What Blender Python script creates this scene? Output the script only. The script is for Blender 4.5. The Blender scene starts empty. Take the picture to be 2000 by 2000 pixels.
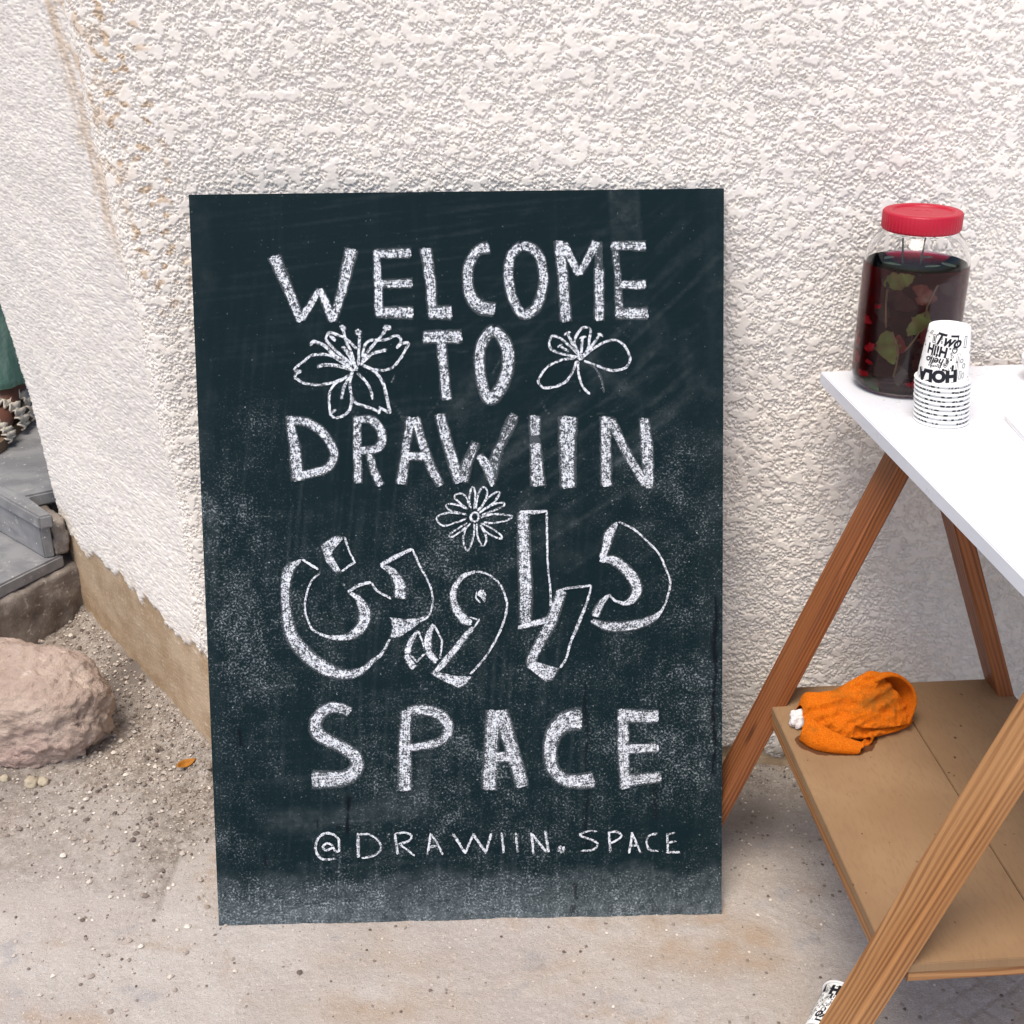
import bpy, bmesh, math, random
import numpy as np
from mathutils import Matrix, Vector

S = bpy.context.scene
COL = S.collection
rad = math.radians

# ------------------------------------------------------------------ camera
CAM_F, CAM_PITCH, CAM_ROLL, CAM_YAW, CAM_H = 2461.12, 0.43328, 0.00762, -0.03354, 1.26061
cy_, sy_, cp_, sp_ = math.cos(CAM_YAW), math.sin(CAM_YAW), math.cos(CAM_PITCH), math.sin(CAM_PITCH)
fwd0, r0, upw = Vector((sy_, cy_, 0)), Vector((cy_, -sy_, 0)), Vector((0, 0, 1))
fwd = fwd0 * cp_ - upw * sp_
dn = -upw * cp_ - fwd0 * sp_
cr_, sr_ = math.cos(CAM_ROLL), math.sin(CAM_ROLL)
c_r, c_d = r0 * cr_ + dn * sr_, dn * cr_ - r0 * sr_
cam_data = bpy.data.cameras.new('camera')
cam = bpy.data.objects.new('camera', cam_data)
COL.objects.link(cam)
cam.matrix_world = Matrix(((c_r.x, -c_d.x, -fwd.x, 0), (c_r.y, -c_d.y, -fwd.y, 0), (c_r.z, -c_d.z, -fwd.z, CAM_H), (0, 0, 0, 1)))
cam_data.sensor_width = 36.0
cam_data.sensor_fit = 'HORIZONTAL'
cam_data.lens = CAM_F / 2000 * 36
cam_data.clip_start = 0.02
cam_data.clip_end = 500
S.camera = cam

# ------------------------------------------------------------------ light (bright overcast)
SUN_EL, SUN_AZ = 64.0, 205.0          # azimuth clockwise from +Y (the wall side): light comes over the viewer's left shoulder
w = bpy.data.worlds.new('World')
S.world = w
w.use_nodes = True
nt = w.node_tree
nt.nodes.clear()
sky = nt.nodes.new('ShaderNodeTexSky')
sky.sky_type = 'NISHITA'
sky.sun_disc = False
sky.sun_elevation = rad(SUN_EL)
sky.sun_rotation = rad(SUN_AZ)
sky.air_density = 1.0
sky.dust_density = 2.5
sky.ozone_density = 1.0
bg = nt.nodes.new('ShaderNodeBackground')
bg.inputs['Strength'].default_value = 0.13
wo = nt.nodes.new('ShaderNodeOutputWorld')
nt.links.new(sky.outputs[0], bg.inputs[0])
nt.links.new(bg.outputs[0], wo.inputs[0])
sun_d = bpy.data.lights.new('sun', 'SUN')
sun_d.energy = 2.1
sun_d.angle = rad(28)
sun_d.color = (1.0, 0.915, 0.79)
sun = bpy.data.objects.new('sun', sun_d)
COL.objects.link(sun)
sdir = Vector((math.sin(rad(SUN_AZ)) * math.cos(rad(SUN_EL)), math.cos(rad(SUN_AZ)) * math.cos(rad(SUN_EL)), math.sin(rad(SUN_EL))))
sun.rotation_euler = sdir.to_track_quat('Z', 'Y').to_euler()
sun.location = sdir * 8
S.view_settings.view_transform = 'Standard'
S.view_settings.look = 'None'
S.view_settings.gamma = 1.0
S.view_settings.use_curve_mapping = False
S.view_settings.exposure = 0.50
S.cycles.use_denoising = True
S.cycles.max_bounces = 10
S.cycles.diffuse_bounces = 4
S.cycles.transmission_bounces = 10
S.cycles.transparent_max_bounces = 16

# ------------------------------------------------------------------ helpers
rng = np.random.default_rng(7)
PERM = rng.permutation(256)
PERM = np.concatenate([PERM, PERM, PERM])
ANG = rng.random(256) * 2 * np.pi
GX, GY = np.cos(ANG), np.sin(ANG)
G3 = rng.normal(size=(256, 3))
G3 /= np.linalg.norm(G3, axis=1)[:, None]

def perlin2(x, y, seed=0):
    x = np.asarray(x, float) + seed * 17.31
    y = np.asarray(y, float) + seed * 9.17
    xi, yi = np.floor(x).astype(int), np.floor(y).astype(int)
    xf, yf = x - xi, y - yi
    u, v = xf * xf * xf * (xf * (xf * 6 - 15) + 10), yf * yf * yf * (yf * (yf * 6 - 15) + 10)
    def g(ix, iy, dx, dy):
        k = PERM[PERM[ix & 255] + (iy & 255)]
        return GX[k] * dx + GY[k] * dy
    a, b = g(xi, yi, xf, yf), g(xi + 1, yi, xf - 1, yf)
    c, d = g(xi, yi + 1, xf, yf - 1), g(xi + 1, yi + 1, xf - 1, yf - 1)
    return ((a + (b - a) * u) * (1 - v) + (c + (d - c) * u) * v) * 1.5

def perlin3(p, seed=0):
    p = np.asarray(p, float) + seed * 11.7
    i = np.floor(p).astype(int)
    f = p - i
    t = f * f * f * (f * (f * 6 - 15) + 10)
    out = 0
    for dx in (0, 1):
        for dy in (0, 1):
            for dz in (0, 1):
                k = PERM[PERM[PERM[(i[:, 0] + dx) & 255] + ((i[:, 1] + dy) & 255)] + ((i[:, 2] + dz) & 255)]
                d = (G3[k] * (f - np.array((dx, dy, dz)))).sum(1)
                wx = t[:, 0] if dx else 1 - t[:, 0]
                wy = t[:, 1] if dy else 1 - t[:, 1]
                wz = t[:, 2] if dz else 1 - t[:, 2]
                out = out + d * wx * wy * wz
    return out * 1.5

def fbm2(x, y, oct=4, seed=0):
    s, a = 0, 1.0
    for k in range(oct):
        s = s + a * perlin2(x * 2 ** k, y * 2 ** k, seed + k)
        a *= .5
    return s

def fbm3(p, oct=4, seed=0, gain=.5):
    s, a = 0, 1.0
    for k in range(oct):
        s = s + a * perlin3(p * 2 ** k, seed + k)
        a *= gain
    return s

def worley2(x, y, seed=0):
    """F1, F2 and a random number per cell"""
    xi, yi = np.floor(x).astype(int), np.floor(y).astype(int)
    f1, f2, cid = np.full(x.shape, 9.), np.full(x.shape, 9.), np.zeros(x.shape, int)
    for dx in (-1, 0, 1):
        for dy in (-1, 0, 1):
            k = PERM[PERM[(xi + dx + seed * 7) & 255] + ((yi + dy + seed * 3) & 255)]
            d = np.hypot(xi + dx + .5 + .46 * GX[k] - x, yi + dy + .5 + .46 * GY[k] - y)
            near = d < f1
            f2 = np.where(near, f1, np.minimum(f2, d))
            cid = np.where(near, k, cid)
            f1 = np.where(near, d, f1)
    return f1, f2, PERM[cid] / 255

def sstep(a, b, x):
    t = np.clip((x - a) / (b - a), 0, 1)
    return t * t * (3 - 2 * t)

def srgb(r, g, b):
    f = lambda c: (c / 255 / 12.92) if c <= 10 else ((c / 255 + .055) / 1.055) ** 2.4
    return (f(r), f(g), f(b), 1)

def tag(o, label=None, cat=None, group=None, kind=None):
    for k, v in (('label', label), ('category', cat), ('group', group), ('kind', kind)):
        if v: o[k] = v
    return o

def empty(name, mat=None, parent=None):
    o = bpy.data.objects.new(name, None)
    o.empty_display_size = .05
    COL.objects.link(o)
    if parent: o.parent = parent
    if mat is not None: o.matrix_local = mat
    return o

def link(name, me, m, parent=None, mat=None):
    if m is not None and not me.materials: me.materials.append(m)
    o = bpy.data.objects.new(name, me)
    COL.objects.link(o)
    if parent: o.parent = parent
    if mat is not None: o.matrix_local = mat
    return o

def mesh(name, V, F, m, parent=None, mat=None, smooth=False, attrs=None):
    me = bpy.data.meshes.new(name)
    me.from_pydata([tuple(map(float, v)) for v in V], [], [tuple(map(int, f)) for f in F])
    if attrs:
        for k, a in attrs.items(): put(me, k, a)
    if smooth: me.polygons.foreach_set('use_smooth', [True] * len(me.polygons))
    me.update()
    return link(name, me, m, parent, mat)

def put(me, k, a):
    a = np.asarray(a, np.float32)
    if a.ndim == 1:
        me.attributes.new(k, 'FLOAT', 'POINT').data.foreach_set('value', a)
    else:
        me.attributes.new(k, 'FLOAT_VECTOR', 'POINT').data.foreach_set('vector', a.ravel())

def grid_mesh(name, P, m, parent=None, mat=None, attrs=None, smooth=True, closed_u=False, keep=None):
    """P: (nu, nv, 3) array of points -> quads"""
    nu, nv = P.shape[:2]
    idx = np.arange(nu * nv).reshape(nu, nv)
    if closed_u: idx = np.vstack([idx, idx[:1]])
    q = np.stack([idx[:-1, :-1], idx[1:, :-1], idx[1:, 1:], idx[:-1, 1:]], -1).reshape(-1, 4)
    if keep is not None: q = q[keep.ravel()]
    me = bpy.data.meshes.new(name)
    n = len(q)
    me.vertices.add(nu * nv)
    me.vertices.foreach_set('co', P.reshape(-1).astype(np.float32))
    me.loops.add(n * 4)
    me.loops.foreach_set('vertex_index', q.ravel().astype(np.int32))
    me.polygons.add(n)
    me.polygons.foreach_set('loop_start', np.arange(0, n * 4, 4, dtype=np.int32))
    me.polygons.foreach_set('use_smooth', np.full(n, smooth))
    if attrs:
        for k, a in attrs.items():
            a = np.asarray(a)
            put(me, k, a.reshape(-1, 3) if a.ndim == 3 else a.ravel())
    me.update(calc_edges=True)
    me.validate()
    return link(name, me, m, parent, mat)

def bm_obj(name, bm, m, parent=None, mat=None, smooth=False):
    me = bpy.data.meshes.new(name)
    bmesh.ops.recalc_face_normals(bm, faces=bm.faces)
    bm.to_mesh(me)
    bm.free()
    if smooth: me.polygons.foreach_set('use_smooth', [True] * len(me.polygons))
    return link(name, me, m, parent, mat)

def lathe(name, prof, m, parent=None, mat=None, seg=64, closed=False, ripple=None):
    """prof: list of (r, z); revolve about Z"""
    V, F = [], []
    n = len(prof)
    for k in range(seg):
        a = 2 * math.pi * k / seg
        for j, (r, z) in enumerate(prof):
            rr = r * (ripple(a, j) if ripple else 1)
            V.append((rr * math.cos(a), rr * math.sin(a), z))
    for k in range(seg):
        k2 = (k + 1) % seg
        for j in range(n if closed else n - 1):
            j2 = (j + 1) % n
            F.append((k * n + j, k2 * n + j, k2 * n + j2, k * n + j2))
    bm = bmesh.new()
    vs = [bm.verts.new(v) for v in V]
    for f in F:
        q = []
        for i in f:
            if vs[i] not in q: q.append(vs[i])
        bm.faces.new(q)
    bmesh.ops.remove_doubles(bm, verts=bm.verts, dist=1e-6)
    o = bm_obj(name, bm, m, parent, mat, smooth=True)
    o.data.set_sharp_from_angle(angle=rad(38))
    return o

def catmull(pts, per=8):
    """smooth a list of tuples"""
    P = np.array(pts, float)
    if len(P) < 3:
        t = np.linspace(0, 1, per + 1)[:, None]
        return P[0] * (1 - t) + P[-1] * t
    loop = np.allclose(P[0, :2], P[-1, :2])
    E = np.vstack([P[-2] if loop else 2 * P[0] - P[1], P, P[1] if loop else 2 * P[-1] - P[-2]])
    out = []
    for i in range(1, len(E) - 2):
        p0, p1, p2, p3 = E[i - 1:i + 3]
        for t in np.arange(per) / per:
            out.append(.5 * ((2 * p1) + (p2 - p0) * t + (2 * p0 - 5 * p1 + 4 * p2 - p3) * t * t + (3 * p1 - p0 - 3 * p2 + p3) * t ** 3))
    out.append(P[-1])
    return np.array(out)

def tube(name, pts, radii, m, parent=None, mat=None, seg=8, per=4):
    P = catmull([tuple(p) + (r,) for p, r in zip(pts, radii)], per)
    V, F = [], []
    n = len(P)
    for i in range(n):
        d = Vector(P[min(i + 1, n - 1), :3] - P[max(i - 1, 0), :3]).normalized()
        a = d.orthogonal().normalized() if i == 0 else (a - d * a.dot(d)).normalized()
        b = d.cross(a)
        for k in range(seg):
            t = 2 * math.pi * k / seg
            V.append(Vector(P[i, :3]) + (a * math.cos(t) + b * math.sin(t)) * P[i, 3])
    for i in range(n - 1):
        for k in range(seg):
            k2 = (k + 1) % seg
            F.append((i * seg + k, i * seg + k2, (i + 1) * seg + k2, (i + 1) * seg + k))
    F.append(tuple(range(seg))[::-1])
    F.append(tuple((n - 1) * seg + k for k in range(seg)))
    return mesh(name, V, F, m, parent, mat, smooth=True)

class NT:
    """tiny node-tree builder"""
    def __init__(s, name, rough=.8, spec=.3, color=None):
        s.m = bpy.data.materials.new(name)
        s.m.use_nodes = True
        s.t = s.m.node_tree
        s.b = s.t.nodes['Principled BSDF']
        s.out = s.t.nodes['Material Output']
        s.b.inputs['Roughness'].default_value = rough
        s.b.inputs['Specular IOR Level'].default_value = spec
        if color: s.b.inputs['Base Color'].default_value = color
    def n(s, kind, ins=None, **props):
        o = s.t.nodes.new('ShaderNode' + kind)
        for k, v in props.items(): setattr(o, k, v)
        for k, v in (ins or {}).items(): s.set(o, k, v)
        return o
    def set(s, o, k, v):
        i = o.inputs[k]
        if hasattr(v, 'is_output') or isinstance(v, bpy.types.NodeSocket): s.t.links.new(v, i)
        elif isinstance(v, bpy.types.Node): s.t.links.new(v.outputs[0], i)
        else: i.default_value = v
    def attr(s, name): return s.n('Attribute', attribute_name=name).outputs['Fac']
    def attrv(s, name): return s.n('Attribute', attribute_name=name).outputs['Vector']
    def coord(s, kind='Object'): return s.n('TexCoord').outputs[kind]
    def map(s, v, scale=(1, 1, 1), rot=(0, 0, 0), loc=(0, 0, 0)):
        return s.n('Mapping', {'Vector': v, 'Scale': scale, 'Rotation': rot, 'Location': loc}).outputs[0]
    def noise(s, v, scale, detail=3, rough=.5, dist=0):
        return s.n('TexNoise', {'Vector': v, 'Scale': scale, 'Detail': detail, 'Roughness': rough, 'Distortion': dist}).outputs[0]
    def ramp(s, f, *stops):
        r = s.n('ValToRGB', {'Fac': f})
        e = r.color_ramp.elements
        while len(e) < len(stops): e.new(.5)
        for k, (p, c) in enumerate(stops):
            e[k].position = p
            e[k].color = c if isinstance(c, tuple) else (c, c, c, 1)
        return r.outputs[0]
    def mr(s, f, a, b, c=0., d=1., smooth=True):
        return s.n('MapRange', {'Value': f, 'From Min': a, 'From Max': b, 'To Min': c, 'To Max': d}, interpolation_type='SMOOTHSTEP' if smooth else 'LINEAR').outputs[0]
    def math(s, op, a, b=0., clamp=False):
        return s.n('Math', {0: a, 1: b}, operation=op, use_clamp=clamp).outputs[0]
    def mix(s, f, a, b, mode='MIX'):
        o = s.n('Mix', data_type='RGBA', blend_type=mode)
        for k, v in ((0, f), (6, a), (7, b)): s.set(o, k, v)
        return o.outputs[2]
    def bump(s, h, strength=.5, dist=.002, normal=None):
        ins = {'Height': h, 'Strength': strength, 'Distance': dist}
        if normal is not None: ins['Normal'] = normal
        return s.n('Bump', ins).outputs[0]
    def done(s, color=None, rough=None, normal=None):
        if color is not None: s.set(s.b, 'Base Color', color)
        if rough is not None: s.set(s.b, 'Roughness', rough)
        if normal is not None: s.set(s.b, 'Normal', normal)
        return s.m

def plain(name, col, rough=.6, spec=.3, bump=None):
    k = NT(name, rough, spec, col)
    if bump:
        k.done(normal=k.bump(k.noise(k.coord(), bump[0], 4), bump[1], bump[2]))
    return k.m

# ------------------------------------------------------------------ materials of the setting
def mat_stucco():
    k = NT('stucco', .88, .2)
    c = k.n('NewGeometry').outputs['Position']
    var = k.noise(c, 2.6, 3)
    fine = k.noise(c, 900, 3)
    paint = k.mix(k.mr(var, .35, .65), srgb(230, 223, 215), srgb(236, 229, 221))
    paint = k.mix(k.mr(k.noise(c, 35, 3), .35, .7, 0, .5), paint, srgb(230, 225, 222))
    st = k.attr('stain')
    stc = k.mix(k.noise(c, 60, 3), srgb(196, 172, 146), srgb(212, 193, 172))
    col = k.mix(st, paint, stc)
    bare = k.attr('bare')
    bc = k.mix(k.mr(k.noise(c, 14, 5, .6), .35, .65), srgb(166, 142, 114), srgb(186, 164, 138))
    bc = k.mix(k.mr(k.noise(c, 160, 3), .55, .75, 0, .5), bc, srgb(215, 200, 178))
    bc = k.mix(k.mr(k.noise(k.map(c, (30, 30, 90)), 1, 4), .62, .75, 0, .55), bc, srgb(226, 214, 196))
    col = k.mix(bare, col, bc)
    col = k.mix(k.attr('mould'), col, srgb(120, 104, 84))
    return k.done(col, normal=k.bump(k.math('ADD', k.noise(c, 330, 4, .7), k.math('MULTIPLY', fine, .3)), .14, .0014))

def mat_ground():
    k = NT('ground', .92, .15)
    c = k.n('NewGeometry').outputs['Position']
    base = k.mix(k.mr(k.noise(c, 5, 5, .6), .35, .65), srgb(178, 169, 162), srgb(189, 182, 176))
    base = k.mix(k.mr(k.noise(k.map(c, loc=(3, 1, 0)), 3.2, 4, .55), .48, .68, 0, .8), base, srgb(176, 168, 164))
    base = k.mix(k.mr(k.noise(k.map(c, loc=(7, 4, 0)), 9, 4, .6), .54, .70, 0, .75), base, srgb(172, 152, 134))
    base = k.mix(k.mr(k.noise(k.map(c, loc=(1, 9, 0)), 16, 3), .60, .72, 0, .6), base, srgb(160, 158, 160))
    base = k.mix(k.mr(k.noise(c, 70, 4, .7), .52, .70, 0, .45), base, srgb(172, 160, 152))
    base = k.mix(k.mr(k.noise(c, 150, 4, .75), .50, .66, 0, .35), base, srgb(214, 204, 196))
    base = k.mix(k.mr(k.noise(c, 330, 3, .6), .54, .70, 0, .55), base, srgb(150, 138, 128))
    base = k.mix(k.mr(k.noise(k.map(c, loc=(5, 5, 0)), 300, 2), .66, .74, 0, .8), base, srgb(226, 218, 208))
    soil = k.mix(k.mr(k.noise(c, 60, 4, .65), .35, .65), srgb(134, 124, 115), srgb(168, 159, 150))
    soil = k.mix(k.mr(k.noise(c, 260, 3, .6), .56, .68), soil, srgb(196, 188, 178))
    soil = k.mix(k.mr(k.noise(k.map(c, loc=(2, 2, 2)), 330, 2), .58, .68, 0, .7), soil, srgb(92, 80, 74))
    col = k.mix(k.attr('soil'), base, soil)
    col = k.mix(k.attr('dark_patch'), col, srgb(112, 103, 97))
    col = k.mix(k.attr('tan'), col, srgb(168, 144, 118))
    h = k.math('ADD', k.noise(c, 200, 5, .7), k.math('MULTIPLY', k.noise(c, 600, 3), .5))
    return k.done(col, normal=k.bump(h, .9, .0028))

# ------------------------------------------------------------------ ground
YW = 1.7163                                   # plane of the house wall
U = np.array((-.6282, .7780))                 # the splayed reveal runs back along this
NRM = np.array((-.7780, -.6282))              # and faces this way
XC = -.552

def axis(*segs):
    out = []
    for a, b, st in segs:
        n = max(1, int(round((b - a) / st)))
        out += list(np.linspace(a, b, n, endpoint=False))
    return np.array(out + [segs[-1][1]])

def gauss(x, y, cx, cy, r):
    return np.exp(-((x - cx) ** 2 + (y - cy) ** 2) / (r * r))

gx = axis((-60, -1.5, 9.75), (-1.5, -1.2, .03), (-1.2, 1.0, .0038), (1.0, 1.4, .04), (1.4, 60, 9.767))
gy = axis((-60, .8, 10.1), (.8, 1.06, .026), (1.06, 2.28, .0038), (2.28, 2.6, .04), (2.6, 60, 9.567))
GXX, GYY = np.meshgrid(gx, gy, indexing='ij')
ds = (GXX - XC) * NRM[0] + (GYY - YW) * NRM[1]          # distance in front of the reveal
dw = np.where(GXX > XC, YW - GYY, np.maximum(ds, 0))
nz = fbm2(GXX / .16, GYY / .16, 4, 3)
left = sstep(-.25, -.5, GXX)
soil = sstep(.24, .05, dw + .07 * nz - .06 * left) * np.where(GXX > -.3, .8, 1)
soil = np.maximum(soil, .85 * sstep(.45, .12, np.hypot(GXX + .86, GYY - 1.72) + .10 * nz))
soil *= (GYY < 6)
fine = sstep(-1.25, -1.15, GXX) * sstep(1.05, .95, GXX) * sstep(1.0, 1.1, GYY) * sstep(2.35, 2.25, GYY)
zg = .0017 * fbm2(GXX / .06, GYY / .06, 4, 11) + .0010 * perlin2(GXX / .008, GYY / .008, 5)
zg += soil * (.0035 * fbm2(GXX / .03, GYY / .03, 3, 21) + .0016 * perlin2(GXX / .0065, GYY / .0065, 31) + .004)
zg += .014 * sstep(.07, 0, dw) * (1 + .6 * perlin2(GXX / .04, GYY / .04, 8)) * (GXX < -.2) + .008 * sstep(.05, 0, dw)
# shoe prints and scrapes pressed into the concrete
def lattice(cx, cy, r, ang, pitch, wd):
    c, s = math.cos(ang), math.sin(ang)
    a = (GXX - cx) * c + (GYY - cy) * s + .004 * perlin2(GXX / .05, GYY / .05, 41)
    b = -(GXX - cx) * s + (GYY - cy) * c + .004 * perlin2(GXX / .05, GYY / .05, 43)
    g = np.minimum(np.abs((a / pitch) % 1 - .5), np.abs((b / pitch) % 1 - .5)) * pitch
    return sstep(wd, .2 * wd, g) * sstep(1, .6, np.hypot(GXX - cx, GYY - cy) / r)
zg -= .0022 * lattice(.585, 1.215, .11, .62, .034, .004)
zg -= .0009 * lattice(.35, 1.245, .05, .9, .011, .004)
zg -= .0008 * lattice(-.33, 1.24, .035, .2, .010, .004)
sc = sstep(.0035, .001, np.abs(((GXX * .62 + GYY * .78 + .01 * perlin2(GXX / .1, GYY / .03, 47)) / .016) % 1 - .5) * .016)
zg += .0013 * sc * gauss(GXX, GYY, .335, 1.40, .075)
zg *= fine
dark_patch = .75 * gauss(GXX, GYY, -.80, 1.99, .10) + .55 * gauss(GXX, GYY, -.95, 1.68, .10) + .45 * gauss(GXX, GYY, .30, 1.60, .08)  # darker ground by the steps, the rock's front and the wall foot
dark_patch = np.clip(dark_patch * (1 + .9 * nz), 0, 1)
tan = .42 * gauss(GXX, GYY, .16, 1.335, .07) + .5 * gauss(GXX, GYY, .27, 1.315, .06) + .25 * gauss(GXX, GYY, .02, 1.27, .05) + .3 * gauss(GXX, GYY, -.2, 1.2, .12)
tan = np.clip(tan * (1 + 1.1 * fbm2(GXX / .07, GYY / .05, 4, 51)), 0, 1)
ground = grid_mesh('ground', np.stack([GXX, GYY, zg], -1), mat_ground(), attrs=dict(soil=soil, dark_patch=dark_patch, tan=tan))
tag(ground, kind='structure')

def ground_z(x, y):
    i = int(np.clip(np.searchsorted(gx, x), 1, len(gx) - 1))
    j = int(np.clip(np.searchsorted(gy, y), 1, len(gy) - 1))
    return float(zg[i, j])

# loose grit near the wall, the rock and the reveal
def grit():
    V, F, C = [], [], []
    k = 0
    while k < 8000:
        x, y = rng.uniform(-1.15, .62), rng.uniform(1.08, 2.2)
        d = (YW - y) if x > XC else (x - XC) * NRM[0] + (y - YW) * NRM[1]
        if d < .004: continue
        p = math.exp(-d / .13) * (1.2 if x < -.3 else .55) + (.30 if x < -.42 and y > 1.5 else .05)
        if rng.random() > p: continue
        k += 1
        r = min(.0055 if x < -.3 else .0028, .0010 + rng.exponential(.0009))
        z = ground_z(x, y) + r * .35
        a, s = rng.uniform(0, 6.28), rng.uniform(.65, 1.25, 8)
        n0 = len(V)
        ca, sa = math.cos(a) * r, math.sin(a) * r
        V += [(x + r * s[i] * math.cos(a + i * 1.047), y + r * s[i] * math.sin(a + i * 1.047), z) for i in range(6)]
        V += [(x + ca * .45 * (math.cos(i * 2.09)) - sa * .45 * math.sin(i * 2.09), y + sa * .45 * math.cos(i * 2.09) + ca * .45 * math.sin(i * 2.09), z + r * .6 * s[6]) for i in range(3)]
        F += [(n0 + 6, n0 + 7, n0 + 8)]
        for i in range(3):
            p, q, t = n0 + 2 * i, n0 + 2 * i + 1, n0 + (2 * i + 2) % 6
            F += [(p, q, n0 + 6 + i), (q, n0 + 6 + (i + 1) % 3, n0 + 6 + i), (q, t, n0 + 6 + (i + 1) % 3)]
        C += [rng.random()] * 9
    m = NT('grit', .9, .2)
    m.done(m.ramp(m.attr('tone'), (0, srgb(96, 84, 78)), (.4, srgb(150, 138, 128)), (.75, srgb(186, 174, 164)), (1, srgb(224, 216, 204))))
    o = mesh('grit', V, F, m.m, attrs=dict(tone=C))
    tag(o, kind='stuff')
grit()

# ------------------------------------------------------------------ house wall with splayed reveal
def build_wall():
    cols = axis((-2.4, -1.02, .14), (-1.02, -1.0, .01), (-1.0, -.04, .0062), (-.04, 0, .0013), (0, 1.30, .0013), (1.30, 1.85, .0032), (1.85, 2.1, .02), (2.1, 6, .4))
    rows = axis((-.02, 1.235, .0013), (1.235, 1.62, .0032), (1.62, 1.8, .02), (1.8, 3.3, .3))
    T, Z = np.meshgrid(cols, rows, indexing='ij')
    xc = XC - .085 * np.maximum(0, Z - .45)
    se = .655 + .24 * (Z - .15)                              # outer edge of the reveal, out of plumb
    Sd = np.where(T < -1, se, -T * se)                       # distance along the reveal
    px = np.where(T >= 0, xc + T, xc + U[0] * Sd)
    py = np.where(T >= 0, YW, YW + U[1] * Sd)
    back = np.where(T < -1, -1 - T, 0)                       # the return into the doorway
    px = px - NRM[0] * back
    py = py - NRM[1] * back
    # rounded arris
    rc = .022
    along = np.where(T >= 0, T, -Sd)
    t = np.clip((along + rc) / (2 * rc), 0, 1)
    inr = np.abs(along) < rc
    bx = (1 - t) ** 2 * (xc + U[0] * rc) + 2 * t * (1 - t) * xc + t * t * (xc + rc)
    by = (1 - t) ** 2 * (YW + U[1] * rc) + 2 * t * (1 - t) * YW + t * t * YW
    px, py = np.where(inr, bx, px), np.where(inr, by, py)
    nx, ny = NRM[0] * (1 - t), NRM[1] * (1 - t) - t
    nx, ny = np.where(T < -1.01, U[0], nx), np.where(T < -1.01, U[1], ny)
    l = np.hypot(nx, ny)
    nx, ny = nx / l, ny / l
    # relief: flattened plaster splashes parted by thin ragged cracks
    A = np.where(T < -1, -se - back, along)
    wx = A + .0026 * perlin2(A / .0075, Z / .0075, 61) + .0012 * perlin2(A / .0038, Z / .0038, 64)
    wz = Z + .0024 * perlin2(A / .0075, Z / .0075, 62) + .0012 * perlin2(A / .0038, Z / .0038, 65)
    big = 1.0 * perlin2(wx / .0160, wz / .0138, 67) + .30 * perlin2(A / .05, Z / .04, 73) + .20 * perlin2(A / .22, Z / .2, 70) + .40 * perlin2(wx / .0085, wz / .0070, 78)
    f1, f2, id1 = worley2(wx / .0092, wz / .0068, 1)
    g1, g2, id2 = worley2(wx / .0060, wz / .0048, 5)
    c1 = (f2 - f1) / .20 + .9 * sstep(.22, .52, big) + .5 * sstep(.1, .5, perlin2(A / .012, Z / .010, 63))
    c2 = (g2 - g1) / .30 + 1.6 * sstep(.10, .34, big)
    h = np.clip(np.minimum(c1, c2), 0, 1)
    h = h * h * (3 - 2 * h)
    rough = perlin2(A / .0042, Z / .0042, 72)
    lev = id1 * np.clip(c1, 0, 1) * .0009 + id2 * np.clip((g2 - g1) / .34, 0, 1) * .0009 * sstep(.3, -.1, big)
    rel = (.0025 * h + .6 * lev * h + .0009 * rough * (1 - h)) * np.where(A < -.02, .6, 1) + .0004 * perlin2(wx / .022, wz / .017, 68) + .0020 * perlin2(A / .11, Z / .09, 71)
    fade = sstep(1.85, 1.72, T) * sstep(1.62, 1.50, Z) * np.where(T < -1.005, .0, 1)
    ztop = np.where(A < 0, .206 - .03 * sstep(-.4, -.62, A), .198 - .165 * sstep(.02, .5, A)) + .022 * fbm2(A / .06, A * 0 + 3, 3, 81) + .006 * perlin2(A / .008, Z / .02, 83)
    bare = sstep(.006, -.004, Z - ztop)
    flat = -.0022 + .0007 * perlin2(A / .06, Z / .03, 85) + .0004 * perlin2(A / .008, Z / .004, 86)
    rel = (rel * (1 - bare) + flat * bare) * fade
    px, py = px + nx * rel, py + ny * rel
    # old stains round the arris
    sp = .02 + .42 * (Z - .95)
    streak = sstep(.030, .008, np.abs(-A - .045 - sp * .35)) * sstep(.78, .92, Z) * (A < 0) * sstep(-.1, .35, perlin2(A / .012, Z / .09, 91) + .25)
    blot = sstep(.10, .02, np.abs(A + .035)) * sstep(.80, 1.0, Z) * sstep(.05, .45, fbm2(A / .02, Z / .035, 3, 93)) * .7
    flakes = sstep(.105, .06, A) * (A > .01) * sstep(.72, .84, Z) * sstep(.30, .38, perlin2(A / .016, Z / .014, 95) + .15 * perlin2(A / .004, Z / .004, 96)) * .95
    low = sstep(.02, 0, np.abs(Z - ztop - .012)) * .35 * sstep(0, .4, perlin2(A / .03, Z / .03, 97))
    stain = np.clip(np.maximum(np.maximum(streak * .8, blot), np.maximum(flakes, low)), 0, 1)
    mould = sstep(.09, .02, Z) * sstep(.6, .75, A) * sstep(1.15, .95, A) * sstep(-.1, .4, fbm2(A / .04, Z / .03, 3, 98)) * .6
    hide = (A > .25) & (A < .70) & (Z > .06) & (Z < .76)             # nothing can look in behind the board: one plain face there
    keep = ~(hide[:-1, :-1] & hide[1:, 1:])
    o = grid_mesh('stucco_wall', np.stack([px, py, Z], -1), mat_stucco(), attrs=dict(stain=stain, bare=bare * fade, mould=mould), keep=keep)
    bm = bmesh.new()
    bm.from_mesh(o.data)
    bm.faces.new([bm.verts.new((XC + a, YW + .003, z)) for a, z in ((.24, .05), (.71, .05), (.71, .77), (.24, .77))])
    bm.to_mesh(o.data)
    bm.free()
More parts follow.
